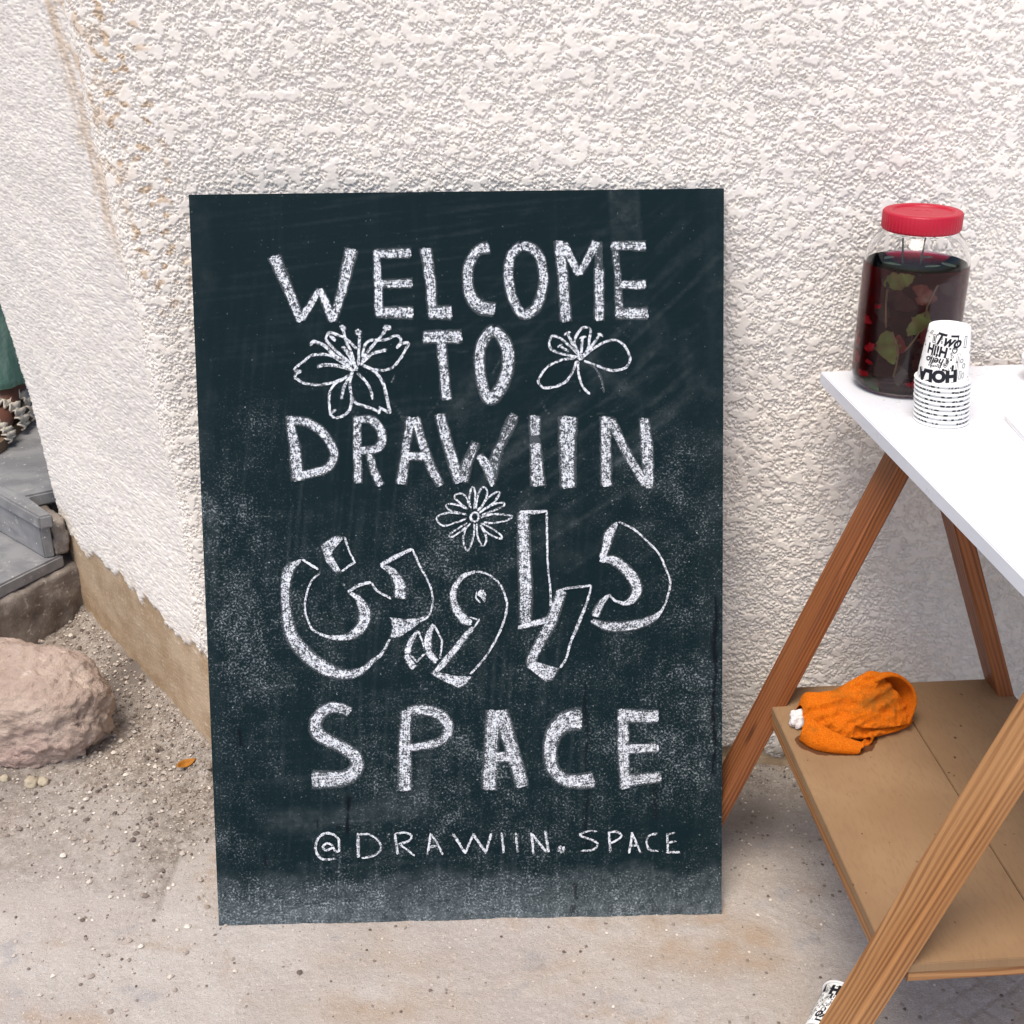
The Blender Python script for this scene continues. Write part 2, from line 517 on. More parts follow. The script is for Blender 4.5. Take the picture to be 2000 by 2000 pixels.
    return tag(o, 'rough off white stucco house wall behind the chalkboard with splayed corner and bare tan foot', 'wall', kind='thing')
build_wall()

# ------------------------------------------------------------------ steps at the left
def rough_prism(name, poly, z0, z1, m, parent, amp=.003, size=.02, bev=.004, step=.03, vox=0):
    bm = bmesh.new()
    vb = [bm.verts.new((x, y, z0)) for x, y in poly]
    vt = [bm.verts.new((x, y, z1)) for x, y in poly]
    n = len(poly)
    bm.faces.new(vb[::-1]); bm.faces.new(vt)
    for i in range(n): bm.faces.new((vb[i], vb[(i + 1) % n], vt[(i + 1) % n], vt[i]))
    bmesh.ops.recalc_face_normals(bm, faces=bm.faces)
    if bev: bmesh.ops.bevel(bm, geom=list(bm.edges), offset=bev, segments=2, affect='EDGES')
    for _ in range(0 if vox else 5):
        es = [e for e in bm.edges if e.calc_length() > step]
        if not es or len(bm.verts) > 30000: break
        bmesh.ops.subdivide_edges(bm, edges=es, cuts=1)
        bmesh.ops.triangulate(bm, faces=[f for f in bm.faces if len(f.verts) > 4])
    if vox:
        o = bm_obj(name, bm, m, parent)
        rm = o.modifiers.new('vox', 'REMESH')
        rm.mode, rm.voxel_size = 'VOXEL', vox
        me = bpy.data.meshes.new_from_object(o.evaluated_get(bpy.context.evaluated_depsgraph_get()))
        bpy.data.objects.remove(o)
        bm = bmesh.new()
        bm.from_mesh(me)
    if amp:
        P = np.array([v.co[:] for v in bm.verts])
        bm.normal_update()
        d = amp * fbm3(P / size, 3, 5)
        for v, k in zip(bm.verts, d): v.co += v.normal * float(k)
    return bm_obj(name, bm, m, parent, smooth=bool(vox))

def mat_concrete():
    k = NT('old_concrete', .95, .1)
    c = k.n('NewGeometry').outputs['Position']
    col = k.mix(k.mr(k.noise(c, 11, 5, .65), .35, .65), srgb(112, 103, 96), srgb(146, 137, 129))
    col = k.mix(k.mr(k.noise(c, 85, 4, .6), .58, .72), col, srgb(186, 178, 170))
    h = k.noise(c, 120, 5, .65)
    return k.done(col, normal=k.bump(h, .8, .004))

def mat_marble():
    k = NT('grey_marble', .45, .35)
    c = k.n('NewGeometry').outputs['Position']
    v = k.noise(k.map(c, (9, 13, 9), (0, 0, .7)), 1, 6, .6, .6)
    col = k.mix(k.mr(v, .35, .65), srgb(120, 120, 122), srgb(142, 141, 142))
    col = k.mix(k.mr(k.noise(c, 24, 4), .62, .72, 0, .6), col, srgb(176, 174, 173))
    col = k.mix(k.mr(k.noise(c, 130, 2), .70, .74), col, srgb(214, 210, 206))
    return k.done(col, k.mr(k.noise(c, 20, 3), .3, .7, .35, .65), k.bump(k.noise(c, 90, 3), .15, .001))

CONC, MARB = mat_concrete(), mat_marble()
A2, B2, C2 = np.array((-.497, -.868)), np.array((-.753, .658)), np.array((.84, .54))
E0, N0, R0 = np.array((-.945, 2.19)), np.array((-.975, 2.146)), np.array((-.985, 2.165))
steps = tag(empty('stone_steps'), 'grey marble steps on a rough concrete base beyond the wall corner', 'steps')
rough_prism('concrete_base', [E0, E0 + A2 * .7, E0 + A2 * .7 + B2 * 1.3, E0 + B2 * 1.3 - A2 * 1.0, E0 - A2 * .5], -.05, .122, CONC, steps, .007, .035, 0, vox=.009)
T0 = E0 + np.array((-.012, -.003))
rough_prism('marble_tread', [T0, T0 + A2 * 1.2, T0 + A2 * 1.2 + B2 * 1.3, T0 + B2 * 1.3], .1225, .150, MARB, steps, .0025, .018, .004, .02)
R1 = R0 + C2 * .008
rough_prism('marble_riser', [R0, R0 + B2 * 1.25, R0 + B2 * 1.25 + C2 * .02, R0 + C2 * .02], .1505, .2215, MARB, steps, .0015, .02, .003)
M0 = R0 + C2 * .021
rough_prism('mortar_fill', [M0, M0 + B2 * 1.25, M0 + B2 * 1.25 + C2 * .9, M0 + B2 * .12 + C2 * .9, M0 + B2 * .12 + C2 * .05, M0 + C2 * .03], .1505, .2215, CONC, steps, .006, .02, 0, vox=.006)
E1 = np.array((-.9525, 2.1605))
rough_prism('marble_tread', [N0, N0 + B2 * 1.25, N0 + B2 * 1.25 + C2 * 1.6, N0 + B2 * .13 + C2 * 1.6, E1 + B2 * .12 + C2 * .01, E1], .222, .250, MARB, steps, .0012, .015, .004, .03)

# invented leaf and frame, standing in for a dark garment beyond the steps
added_door = tag(empty('added_door', Matrix.Translation((-1.75, 3.35, .25))), 'dark teal leaf and frame added to fill the dark gap beyond the wall corner', 'added_door')
TEAL = plain('gap_teal', srgb(24, 48, 54), .6, .2)
def box(name, x0, x1, y0, y1, z0, z1, m, parent=None, bev=.002, mat=None):
    bm = bmesh.new()
    bmesh.ops.create_cube(bm, size=1)
    for v in bm.verts:
        v.co = ((x0 + x1) / 2 + v.co.x * (x1 - x0), (y0 + y1) / 2 + v.co.y * (y1 - y0), (z0 + z1) / 2 + v.co.z * (z1 - z0))
    if bev: bmesh.ops.bevel(bm, geom=list(bm.edges), offset=bev, segments=2, affect='EDGES')
    return bm_obj(name, bm, m, parent, mat)
box('door_leaf', -.62, .62, 0, .05, .01, 2.1, TEAL, added_door)
for x in (-.4, .4):
    box('panel', x - .16, x + .16, -.012, -.001, .2, .9, TEAL, added_door, .004)
    box('panel', x - .16, x + .16, -.012, -.001, 1.1, 1.9, TEAL, added_door, .004)
for x0, x1 in ((-.72, -.63), (.63, .72)): box('door_frame', x0, x1, -.03, .06, 0, 2.2, TEAL, added_door)
lathe('knob', [(.0, 0), (.012, 0), (.012, .03), (.026, .04), (.03, .055), (.02, .07), (0, .074)], plain('brass', srgb(150, 120, 60), .35, .5), added_door, Matrix.Translation((.53, -.002, 1.0)) @ Matrix.Rotation(rad(90), 4, 'X'), 20)

# ------------------------------------------------------------------ rock and little stones
def mat_rock():
    k = NT('pink_limestone', .93, .15)
    c = k.coord()
    col = k.mix(k.mr(k.noise(c, 9, 5, .6), .35, .65), srgb(178, 157, 144), srgb(202, 184, 170))
    col = k.mix(k.mr(k.noise(c, 5, 3), .5, .7, 0, .7), col, srgb(188, 158, 150))
    col = k.mix(k.mr(k.noise(c, 38, 4, .6), .60, .74), col, srgb(226, 208, 192))
    col = k.mix(k.mr(k.noise(k.map(c, loc=(4, 2, 1)), 55, 3), .64, .74, 0, .6), col, srgb(128, 104, 94))
    h = k.math('ADD', k.noise(c, 60, 6, .7), k.math('MULTIPLY', k.noise(c, 190, 4, .7), .5))
    return k.done(col, normal=k.bump(h, 1.0, .007))
ROCK = mat_rock()
def stone(name, loc, size, m, seed, sub=6, rot=0, amp=.16, parent=None, facets=0):
    bm = bmesh.new()
    bmesh.ops.create_icosphere(bm, subdivisions=sub, radius=1)
    P = np.array([v.co[:] for v in bm.verts])
    q = np.sign(P) * np.abs(P) ** .92                           # squarer than a ball
    q /= np.linalg.norm(q, axis=1).mean()
    R = q * (1 + amp * perlin3(P * 1.1, seed)[:, None] + amp * .9 * fbm3(P * 2.1, 3, seed + 3, .42)[:, None] + .040 * -np.abs(perlin3(P * 4.2, seed + 9))[:, None] + .026 * -np.abs(perlin3(P * 9, seed + 12))[:, None] + .030 * fbm3(P * 14, 4, seed + 20, .65)[:, None])
    if facets:
        r2 = np.random.default_rng(seed)
        for _ in range(facets):
            d = r2.normal(size=3); d /= np.linalg.norm(d)
            lim = r2.uniform(.72, .9)
            ov = np.maximum(R @ d - lim, 0)
            R = R - (ov * .8)[:, None] * d
    zmin = -.55
    R[:, 2] = np.where(R[:, 2] < zmin, zmin + (R[:, 2] - zmin) * .25, R[:, 2])
    R[:, 2] -= R[:, 2].min()
    R *= np.array(size)
    for v, p in zip(bm.verts, R): v.co = p
    return bm_obj(name, bm, m, parent, Matrix.Translation(loc) @ Matrix.Rotation(rot, 4, 'Z'), smooth=True)
o = stone('rock', (-.905, 1.788, -.010), (.168, .112, .112), ROCK, 5, 6, -.12, .10)
tag(o, 'large pinkish rough rock on the dirt in front of the marble steps', 'rock')
PALE = plain('pale_stone', srgb(178, 166, 146), .9, .2, (300, .5, .002))
for (x, y, s, lab) in ((-.8885, 1.659, .0085, 'small round pale stone at the left edge, below the big pink rock'),
                       (-.8415, 1.650, .0125, 'largest of the pale stones in the dirt below the big pink rock'),
                       (-.8215, 1.653, .0100, 'pale stone touching the right side of the largest pale stone')):
    tag(stone('pebble', (x, y, ground_z(x, y) - .002), (s, s * .9, s * .8), PALE, int(-x * 1000), 3, x * 9, .25), lab, 'stone', 'pale stones below the rock')
def leaf_mesh(L, Wd, curl=.3, n=8, fold=.25, rag=0, seed=0):
    V, F = [], []
    for i in range(n + 1):
        t = i / n
        wd = Wd * math.sin(math.pi * min(1, t * 1.02 + .0)) ** .75 * (1 - .25 * t)
        wd *= 1 + rag * math.sin(i * 2.6 + seed * 1.7) + rag * .7 * math.sin(i * 5.1 + seed)
        for j in (-1, -.5, 0, .5, 1):
            V.append((t * L, j * wd + rag * Wd * math.sin(t * 4 + seed), abs(j) * wd * fold + curl * L * (t - .5) ** 2 - .008 * L * math.sin(t * 25) * abs(j)))
    for i in range(n):
        for j in range(4):
            a = i * 5 + j
            F.append((a, a + 5, a + 6, a + 1))
    return V, F
DRY = NT('dry_leaf', .6, .3)
DRY.done(DRY.mix(DRY.noise(DRY.coord(), 90, 3), srgb(120, 72, 20), srgb(196, 132, 46)), normal=DRY.bump(DRY.noise(DRY.coord(), 260, 3), .5, .001))
V, F = leaf_mesh(.034, .0085, .9, fold=.9)
lz = ground_z(-.601, 1.694)
lf = mesh('dry_leaf', V, F, DRY.m, mat=Matrix.Translation((-.612, 1.686, lz + .004)) @ Matrix.Rotation(.75, 4, 'Z') @ Matrix.Rotation(.3, 4, 'X'), smooth=True)
lf.modifiers.new('thick', 'SOLIDIFY').thickness = .0012
tag(lf, 'curled orange brown dry leaf on the dirt left of the chalkboard', 'leaf')

# ------------------------------------------------------------------ person on the steps
def skin_body(name, joints, edges, m, parent, root, sub=2):
    me = bpy.data.meshes.new(name)
    keys = list(joints)
    me.from_pydata([joints[k][0] for k in keys], [(keys.index(a), keys.index(b)) for a, b in edges], [])
    o = link(name, me, m, parent)
    o.modifiers.new('skin', 'SKIN').use_smooth_shade = True
    for k, d in zip(keys, me.skin_vertices[0].data):
        r = joints[k][1]
        d.radius = r if isinstance(r, tuple) else (r, r)
        d.use_root = k == root
    s = o.modifiers.new('sub', 'SUBSURF')
    s.levels = s.render_levels = sub
    dg = bpy.context.evaluated_depsgraph_get()
    new = bpy.data.meshes.new_from_object(o.evaluated_get(dg))
    o.modifiers.clear()
    o.data = new
    new.name = name
    if not new.materials: new.materials.append(m)
    return o

def person():
    root = tag(empty('person', Matrix.Translation((-1.222, 2.60, .25))), 'person standing on the steps in pale green trousers and ruffled sandals', 'person')
    SK = plain('skin', srgb(92, 58, 46), .55, .35, (160, .15, .001))
    J = {'pelvis': ((-.11, .02, .92), (.15, .11)), 'waist': ((-.11, .02, 1.04), (.125, .09)), 'chest': ((-.11, .02, 1.24), (.15, .10)), 'neckb': ((-.11, .02, 1.39), (.06, .055)),
         'neck': ((-.11, .01, 1.46), .048), 'jaw': ((-.11, -.012, 1.52), (.06, .07)), 'head': ((-.11, .0, 1.60), (.075, .09)), 'crown': ((-.11, .01, 1.67), (.055, .065))}
    Ed = [('pelvis', 'waist'), ('waist', 'chest'), ('chest', 'neckb'), ('neckb', 'neck'), ('neck', 'jaw'), ('jaw', 'head'), ('head', 'crown')]
    for s, n in ((1, 'r'), (-1, 'l')):
        x = -.11 + s * .115
        J.update({'hip' + n: ((-.11 + s * .09, .02, .84), .088), 'knee' + n: ((x, .01, .47), .056), 'calf' + n: ((x - .004, .04, .33), .040), 'ankle' + n: ((x, .055, .085), .036), 'heel' + n: ((x, .085, .035), (.032, .034)),
                  'arch' + n: ((x, -.02, .042), (.036, .028)), 'ball' + n: ((x + s * .004, -.085, .026), (.040, .020)),
                  'sh' + n: ((-.11 + s * .17, .02, 1.34), .052), 'el' + n: ((-.11 + s * .23, .04, 1.07), .036), 'wr' + n: ((-.11 + s * .22, -.06, .86), .024), 'palm' + n: ((-.11 + s * .215, -.085, .80), (.018, .034))})
        Ed += [('pelvis', 'hip' + n), ('hip' + n, 'knee' + n), ('knee' + n, 'calf' + n), ('calf' + n, 'ankle' + n), ('ankle' + n, 'heel' + n), ('ankle' + n, 'arch' + n), ('arch' + n, 'ball' + n),
               ('neckb', 'sh' + n), ('sh' + n, 'el' + n), ('el' + n, 'wr' + n), ('wr' + n, 'palm' + n)]
        for t in range(5):
            J['toe%d' % t + n] = ((x + s * (-.026 + .015 * t), -.128 + .007 * abs(t - .6), .017), (.0085 if t else .012))
            Ed.append(('ball' + n, 'toe%d' % t + n))
            J['fin%d' % t + n] = ((-.11 + s * (.20 + (.0 if t else -.02)), -.135 + .02 * t + (.01 if t == 0 else 0), .735 + (.04 if t == 0 else .006 * abs(t - 2))), .0085)
            Ed.append(('palm' + n, 'fin%d' % t + n))
    skin_body('body', J, Ed, SK, root, 'pelvis', 2)
    TR = NT('trouser_cloth', .9, .15)
    TR.done(TR.mix(TR.mr(TR.noise(TR.map(TR.coord(), (60, 60, 12)), 1, 4), .35, .65), srgb(100, 138, 126), srgb(138, 168, 156)), normal=TR.bump(TR.noise(TR.coord(), 130, 4), .6, .003))
    # trousers: two legs joined at the hips, hem above the ankle
    Z = [.10, .115, .2, .32, .47, .62, .76, .86, .94, 1.0]
    seg = 28
    V, F = [], []
    for s in (1, -1):
        for zi, z in enumerate(Z):
            for k in range(seg):
                a = 2 * math.pi * k / seg
                t = min(1, z / .84)
                cx, cy = -.11 + s * (.115 - .025 * t) - .008 * (1 - t), .050 - .035 * t
                r = .051 + .055 * t + .005 * math.sin(5 * a + z * 9) + .003 * math.sin(11 * a - z * 20)
                if z > .84:
                    u = (z - .84) / .16
                    r *= 1 - .10 * u
                px = cx + r * math.cos(a)
                if z > .78 and (px + .11) * s < .004: px = -.11 + s * .004
                V.append((px, cy + r * 1.03 * math.sin(a), z))
        b = (0 if s == 1 else len(Z) * seg)
        for i in range(len(Z) - 1):
            for k in range(seg):
                F.append((b + i * seg + k, b + i * seg + (k + 1) % seg, b + (i + 1) * seg + (k + 1) % seg, b + (i + 1) * seg + k))
    tr = mesh('trousers', V, F, TR.m, root, smooth=True)
    tr.modifiers.new('thick', 'SOLIDIFY').thickness = .002
    TOP = plain('dark_top', srgb(30, 50, 54), .9, .15, (120, .5, .003))
    P = [(.0, 1.405), (.06, 1.40), (.165, 1.36), (.178, 1.25), (.16, 1.10), (.165, 1.0), (.18, .90)]
    lathe('tunic', [(max(r, .055), z) for r, z in P], TOP, root, Matrix.Translation((-.11, .02, 0)) @ Matrix.Diagonal((1, .74, 1, 1)), 32)
    for s in (1, -1):
        tube('sleeve', [(-.11 + s * .15, .02, 1.355), (-.11 + s * .195, .025, 1.25), (-.11 + s * .232, .04, 1.07), (-.11 + s * .226, -.03, .93)], [.062, .060, .046, .040], TOP, root, seg=14)
    bm = bmesh.new()
    bmesh.ops.create_uvsphere(bm, u_segments=24, v_segments=16, radius=1)
    for v in list(bm.verts):
        v.co = (v.co.x * .088, v.co.y * .105 + .012, v.co.z * .10)
        if v.co.y < -.055 and v.co.z < .05: v.co.y = -.055
        if v.co.z < 0: v.co.y += .012
    bm_obj('hair', bm, plain('black_hair', srgb(20, 18, 18), .5, .4), root, Matrix.Translation((-.11, .01, 1.625)), True)
    # sandals
    SOLE, RUF = plain('tan_sole', srgb(112, 92, 74), .7, .3), NT('ruffle_cloth', .95, .1, srgb(196, 188, 176))
    RUF.done(normal=RUF.bump(RUF.noise(RUF.coord(), 220, 3), .5, .002))
    out = [(0.0, .128), (.028, .118), (.040, .085), (.041, .03), (.036, -.05), (.044, -.10), (.044, -.135), (.030, -.158), (.0, -.165), (-.030, -.158), (-.044, -.13), (-.045, -.09), (-.036, -.03), (-.038, .04), (-.036, .09), (-.024, .118)]
    out = catmull(out + out[:1], 4)[:-1]
    for s in (1, -1):
        x = -.11 + s * .115
        n = len(out)
        V = [(x + a, b, z) for z, g in ((.001, .97), (.012, 1.0), (.024, .98)) for a, b in out * np.array((g, 1))]
        F = [tuple(range(n))[::-1], tuple(range(2 * n, 3 * n))] + [(l * n + k, l * n + (k + 1) % n, (l + 1) * n + (k + 1) % n, (l + 1) * n + k) for l in (0, 1) for k in range(n)]
        sd = mesh('sandal', V, F, SOLE, root)
        for yc, hh, wv in ((-.09, .050, .036), (-.012, .074, .040), (.035, .088, .022)):
            V, F = [], []
            nu, nv = 64, 7
            for i in range(nu + 1):
                a = math.pi * i / nu
                for j in range(nv):
                    q = j / (nv - 1) - .5
                    ru = 1 + (.13 * math.sin(i * 1.05 + j * .4) + .05 * math.sin(i * 2.3)) * abs(q) * 2
                    V.append((x + .049 * math.cos(a) * (ru * .96), yc + q * wv + .003 * math.sin(i * 1.3), .014 + (hh - .012) * math.sin(a) * ru))
            for i in range(nu):
                for j in range(nv - 1):
                    F.append((i * nv + j, (i + 1) * nv + j, (i + 1) * nv + j + 1, i * nv + j + 1))
            st = mesh('ruffle_strap', V, F, RUF.m, sd, smooth=True)
            st.modifiers.new('thick', 'SOLIDIFY').thickness = .004
person()

# ------------------------------------------------------------------ chalkboard leaning on the wall
BW, BH, BT = .7048, 1.0, .012
BZ, LEAN = .05574, .32581
b_ux = Vector((math.cos(BZ), math.sin(BZ), 0))
b_n = Vector((-math.sin(BZ), math.cos(BZ), 0))
b_up = b_n * math.sin(LEAN) + Vector((0, 0, 1)) * math.cos(LEAN)
b_z = b_ux.cross(b_up)
B0 = Vector((-.45906, 1.34157, 0.0))
MB = Matrix(((b_ux.x, b_up.x, b_z.x, B0.x), (b_ux.y, b_up.y, b_z.y, B0.y), (b_ux.z, b_up.z, b_z.z, B0.z), (0, 0, 0, 1)))
board = tag(empty('chalkboard', MB), 'tall dark green chalkboard with white chalk lettering and flowers leaning on the wall', 'chalkboard')

def mat_board():
    k = NT('chalkboard_paint', .75, .10)
    c = k.coord()
    base = k.mix(k.noise(k.map(c, (2.2, 3, 1)), 1, 3), srgb(4, 25, 30), srgb(9, 30, 35))
    base = k.mix(k.mr(k.noise(k.map(c, (60, 2.5, 1)), 1, 3), .5, .75, 0, .3), base, srgb(22, 38, 42))
    d = k.attr('dust')
    spec = k.mr(k.math('ADD', k.noise(c, 330, 3, .7), k.math('MULTIPLY', d, .12)), .60, .76)     # chalk grains caught in the paint
    cloud = k.mr(k.noise(c, 64, 5, .75), .36, .72)
    f = k.math('MULTIPLY', d, k.math('ADD', k.math('MULTIPLY', cloud, .020), k.math('MULTIPLY', spec, k.math('ADD', .10, k.math('MULTIPLY', cloud, .60)))), True)
    hz = k.math('MULTIPLY', k.attr('film'), k.mr(k.noise(c, 85, 5, .75), .32, .68, .35, 1.25))
    col = k.mix(k.math('ADD', f, hz, True), base, srgb(178, 188, 194))
    dots = k.math('MULTIPLY', k.mr(k.noise(c, 210, 2), .71, .75), k.math('ADD', .10, k.math('MULTIPLY', d, .55)))
    col = k.mix(dots, col, srgb(196, 204, 210))
    col = k.mix(k.math('MULTIPLY', k.attr('streak'), k.mr(k.noise(c, 330, 3, .7), .42, .62)), col, srgb(178, 188, 194))
    wet = k.attr('wet')
    col = k.mix(wet, col, srgb(9, 15, 22))
    return k.done(col, k.mr(wet, 0, 1, .62, .3), k.bump(k.noise(c, 700, 2), .12, .0006))

def build_panel():
    nx, ny = 284, 402
    xs, ys = np.linspace(0, BW, nx), np.linspace(0, BH, ny)
    X, Y = np.meshgrid(xs, ys, indexing='ij')
    n1, n2 = fbm2(X / .11, Y / .13, 4, 101), fbm2(X / .04, Y / .045, 4, 111)
    dust = .05 + .40 * sstep(.80, .45, Y + .10 * n1) + .22 * n1 * sstep(.85, .5, Y)
    dust += .55 * gauss(X, Y, .03, .58, .06) + .5 * gauss(X, Y, .05, .42, .08) + .35 * gauss(X, Y, .07, .70, .05)
    dust += .40 * gauss(X, Y, .64, .62, .09) + .45 * gauss(X, Y, .66, .28, .09) + .35 * gauss(X, Y, .36, .22, .13) + .35 * gauss(X, Y, .30, .52, .10) + .5 * gauss(X, Y, .64, .22, .04)
    dust -= .30 * gauss(X, Y, .50, .50, .06) + .25 * gauss(X, Y, .22, .60, .07) + .25 * gauss(X, Y, .43, .30, .05) + .3 * gauss(X, Y, .62, .14, .05) + .25 * gauss(X, Y, .10, .15, .05)
    dust = np.clip(dust * (1 + .55 * n2), .02, 1)
    film = .08 * sstep(.078, .045, Y + .016 * n2 + .010 * n1) + .10 * sstep(.05, .0, Y)
    film += .03 * sstep(.05, .0, BW - X + .012 * n1) * (.4 + n2.clip(0)) + .03 * sstep(.035, 0, X + .012 * n1) * (.4 + n2.clip(0))
    dust = np.where(Y < .07, np.clip(dust + .45 * sstep(.075, .05, Y + .012 * n2), 0, 1), dust)
    film += .045 * sstep(.025, .0, np.abs(Y - .158 - .1 * (X - .2) - .01 * n1)) * sstep(.33, .25, X) * sstep(.05, .11, X)
    film += .035 * sstep(.012, .0, np.abs((X - .30) * .64 - (Y - .55) * .77 + .006 * n2)) * sstep(.28, .36, X) * sstep(.80, .66, Y) * sstep(.55, .6, Y)      # smear by the second flower
    def band(x0, y0, x1, y1, wd, amt):
        L = math.hypot(x1 - x0, y1 - y0)
        t = ((X - x0) * (x1 - x0) + (Y - y0) * (y1 - y0)) / L / L
        d = np.abs((X - x0) * (y1 - y0) - (Y - y0) * (x1 - x0)) / L
        return amt * np.exp(-(d / (wd * .55)) ** 2) * sstep(-.05, .25, t) * sstep(1.05, .75, t) * np.clip(.55 + .9 * n2, 0, 1.3)
    for x0, y0, x1, y1, wd, a in ((.335, .70, .39, .80, .02, .06), (.36, .55, .60, .66, .012, .03), (.44, .48, .66, .58, .03, .02), (.40, .52, .66, .62, .02, .02), (.50, .80, .62, .70, .02, .03), (.56, .86, .68, .76, .04, .022),
                                  (.20, .35, .02, .33, .003, .05), (.27, .30, .40, .296, .006, .02), (.52, .60, .70, .72, .05, .012)):
        film += band(x0, y0, x1, y1, wd, a)
    tape = sstep(.022, .017, np.abs(X - .5715 - .06 * (1 - Y))) * sstep(.925, .93, Y)
    film += .022 * tape * (.6 + .8 * n2.clip(0)) + .008 * sstep(.004, .001, np.abs(np.abs(X - .5715 - .06 * (1 - Y)) - .018)) * sstep(.925, .93, Y)
    # cloth wipes: long faint arcs of dust
    for a_, fx, seed, mask in ((.55, .010, 161, gauss(X, Y, .52, .62, .20)), (.75, .012, 163, gauss(X, Y, .60, .80, .16)), (1.45, .007, 165, gauss(X, Y, .10, .55, .22)), (.05, .008, 167, gauss(X, Y, .2, .15, .16)), (.1, .006, 169, gauss(X, Y, .3, .95, .3) * .6), (1.5, .006, 171, gauss(X, Y, .35, .22, .3))):
        u_, v_ = X * math.cos(a_) + Y * math.sin(a_), -X * math.sin(a_) + Y * math.cos(a_)
        film += .030 * mask * sstep(.05, .75, perlin2(u_ / .16, v_ / fx, seed) + .3 * n2)
    film = np.clip(film, 0, 1)
    streak = 0 * X
    r2 = np.random.default_rng(3)
    for _ in range(26):
        x, y0 = r2.uniform(.03, .68), r2.uniform(.03, .14)
        streak = np.maximum(streak, r2.uniform(.1, .4) * sstep(.0022, .0005, np.abs(X - x - .002 * np.sin(Y * 60))) * sstep(y0, y0 - .03, Y) * (.4 + n2.clip(0)))
    for _ in range(34):
        x, y, a, L = r2.uniform(.02, .68), r2.uniform(.1, .98), r2.uniform(-1.2, 1.2), r2.uniform(.01, .05)
        streak = np.maximum(streak, band(x, y, x + L * math.cos(a), y + L * math.sin(a), .0016, r2.uniform(.06, .26)))
    wet = 0 * X
    for x, y1, y0, wd, a in ((.516, .335, .10, .0022, .75), (.516, .32, .285, .0035, .6), (.694, .455, .20, .0026, .9), (.695, .43, .36, .0045, .9), (.692, .30, .25, .004, .8), (.0385, .280, .256, .003, .95), (.185, .182, .128, .0026, .95), (.1845, .182, .170, .0045, .9),
                           (.142, .150, .138, .0024, .8), (.172, .142, .134, .002, .7), (.068, .10, .085, .003, .6), (.5, .05, .025, .004, .7), (.493, .018, .006, .006, .6), (.612, .012, .004, .007, .5), (.612, .20, .14, .006, .5)):
        wet = np.maximum(wet, a * sstep(wd, wd * .55, np.abs(X - x - .0016 * np.sin(Y * 70 + x * 40) - .0008 * n2)) * sstep(y0 - .004, y0 + .003, Y) * sstep(y1 + .003, y1 - .003, Y))
    Z = .00012 * perlin2(X / .05, Y / .05, 131)
    P = np.stack([X, Y, Z], -1)
    front = grid_mesh('panel', P, mat_board(), board, attrs=dict(dust=dust, film=film, streak=streak, wet=wet), smooth=True)
    # edges and back of the sheet, joined to the same part
    bm = bmesh.new()
    bm.from_mesh(front.data)
    lift = BT * math.tan(LEAN)
    f = [bm.verts.new(p) for p in ((0, 0, -.0004), (BW, 0, -.0004), (BW, BH, -.0004), (0, BH, -.0004))]
    b = [bm.verts.new(p) for p in ((0, lift, -BT), (BW, lift, -BT), (BW, BH, -BT), (0, BH, -BT))]
    new = [bm.faces.new(b[::-1])] + [bm.faces.new((f[i], b[i], b[(i + 1) % 4], f[(i + 1) % 4])) for i in range(4)]
    for q in new: q.material_index = 1
    bm.to_mesh(front.data)
    bm.free()
    front.data.materials.append(plain('board_edge', srgb(44, 52, 50), .8, .2, (200, .3, .001)))
build_panel()

def mat_chalk():
    k = NT('chalk', .95, .08)
    c = k.coord()
    uv = k.attrv('cuv')                                   # x: along the stroke (m), y: across (-1..1), z: density
    sx = k.n('SeparateXYZ', {0: uv})
    across, dens = k.math('ABSOLUTE', sx.outputs[1]), sx.outputs[2]
    grain = k.noise(c, 430, 4, .8)
    pebble = k.noise(k.map(c, loc=(3, 3, 0)), 190, 2)
    lines = k.noise(k.map(uv, (25, 7, 0)), 1, 2)           # long passes of the stick
    v = k.math('ADD', k.math('MULTIPLY', grain, 1.0), k.math('MULTIPLY', pebble, .45))
    v = k.math('ADD', v, k.math('MULTIPLY', lines, .30))
    edge = k.mr(across, .55, 1.06, 0, .34)
    v = k.math('SUBTRACT', k.math('ADD', v, k.math('MULTIPLY', dens, .34)), edge)
    a = k.mr(v, 1.12, 1.32, .06, 1.)
    a = k.math('MULTIPLY', a, k.mr(k.math('ADD', across, k.math('MULTIPLY', grain, .5)), 1.12, 1.28, 1, 0))
    col = k.mix(k.noise(c, 380, 2), srgb(200, 207, 222), srgb(232, 235, 238))
    k.set(k.b, 'Alpha', a)
    return k.done(col)
CHALK_M = mat_chalk()

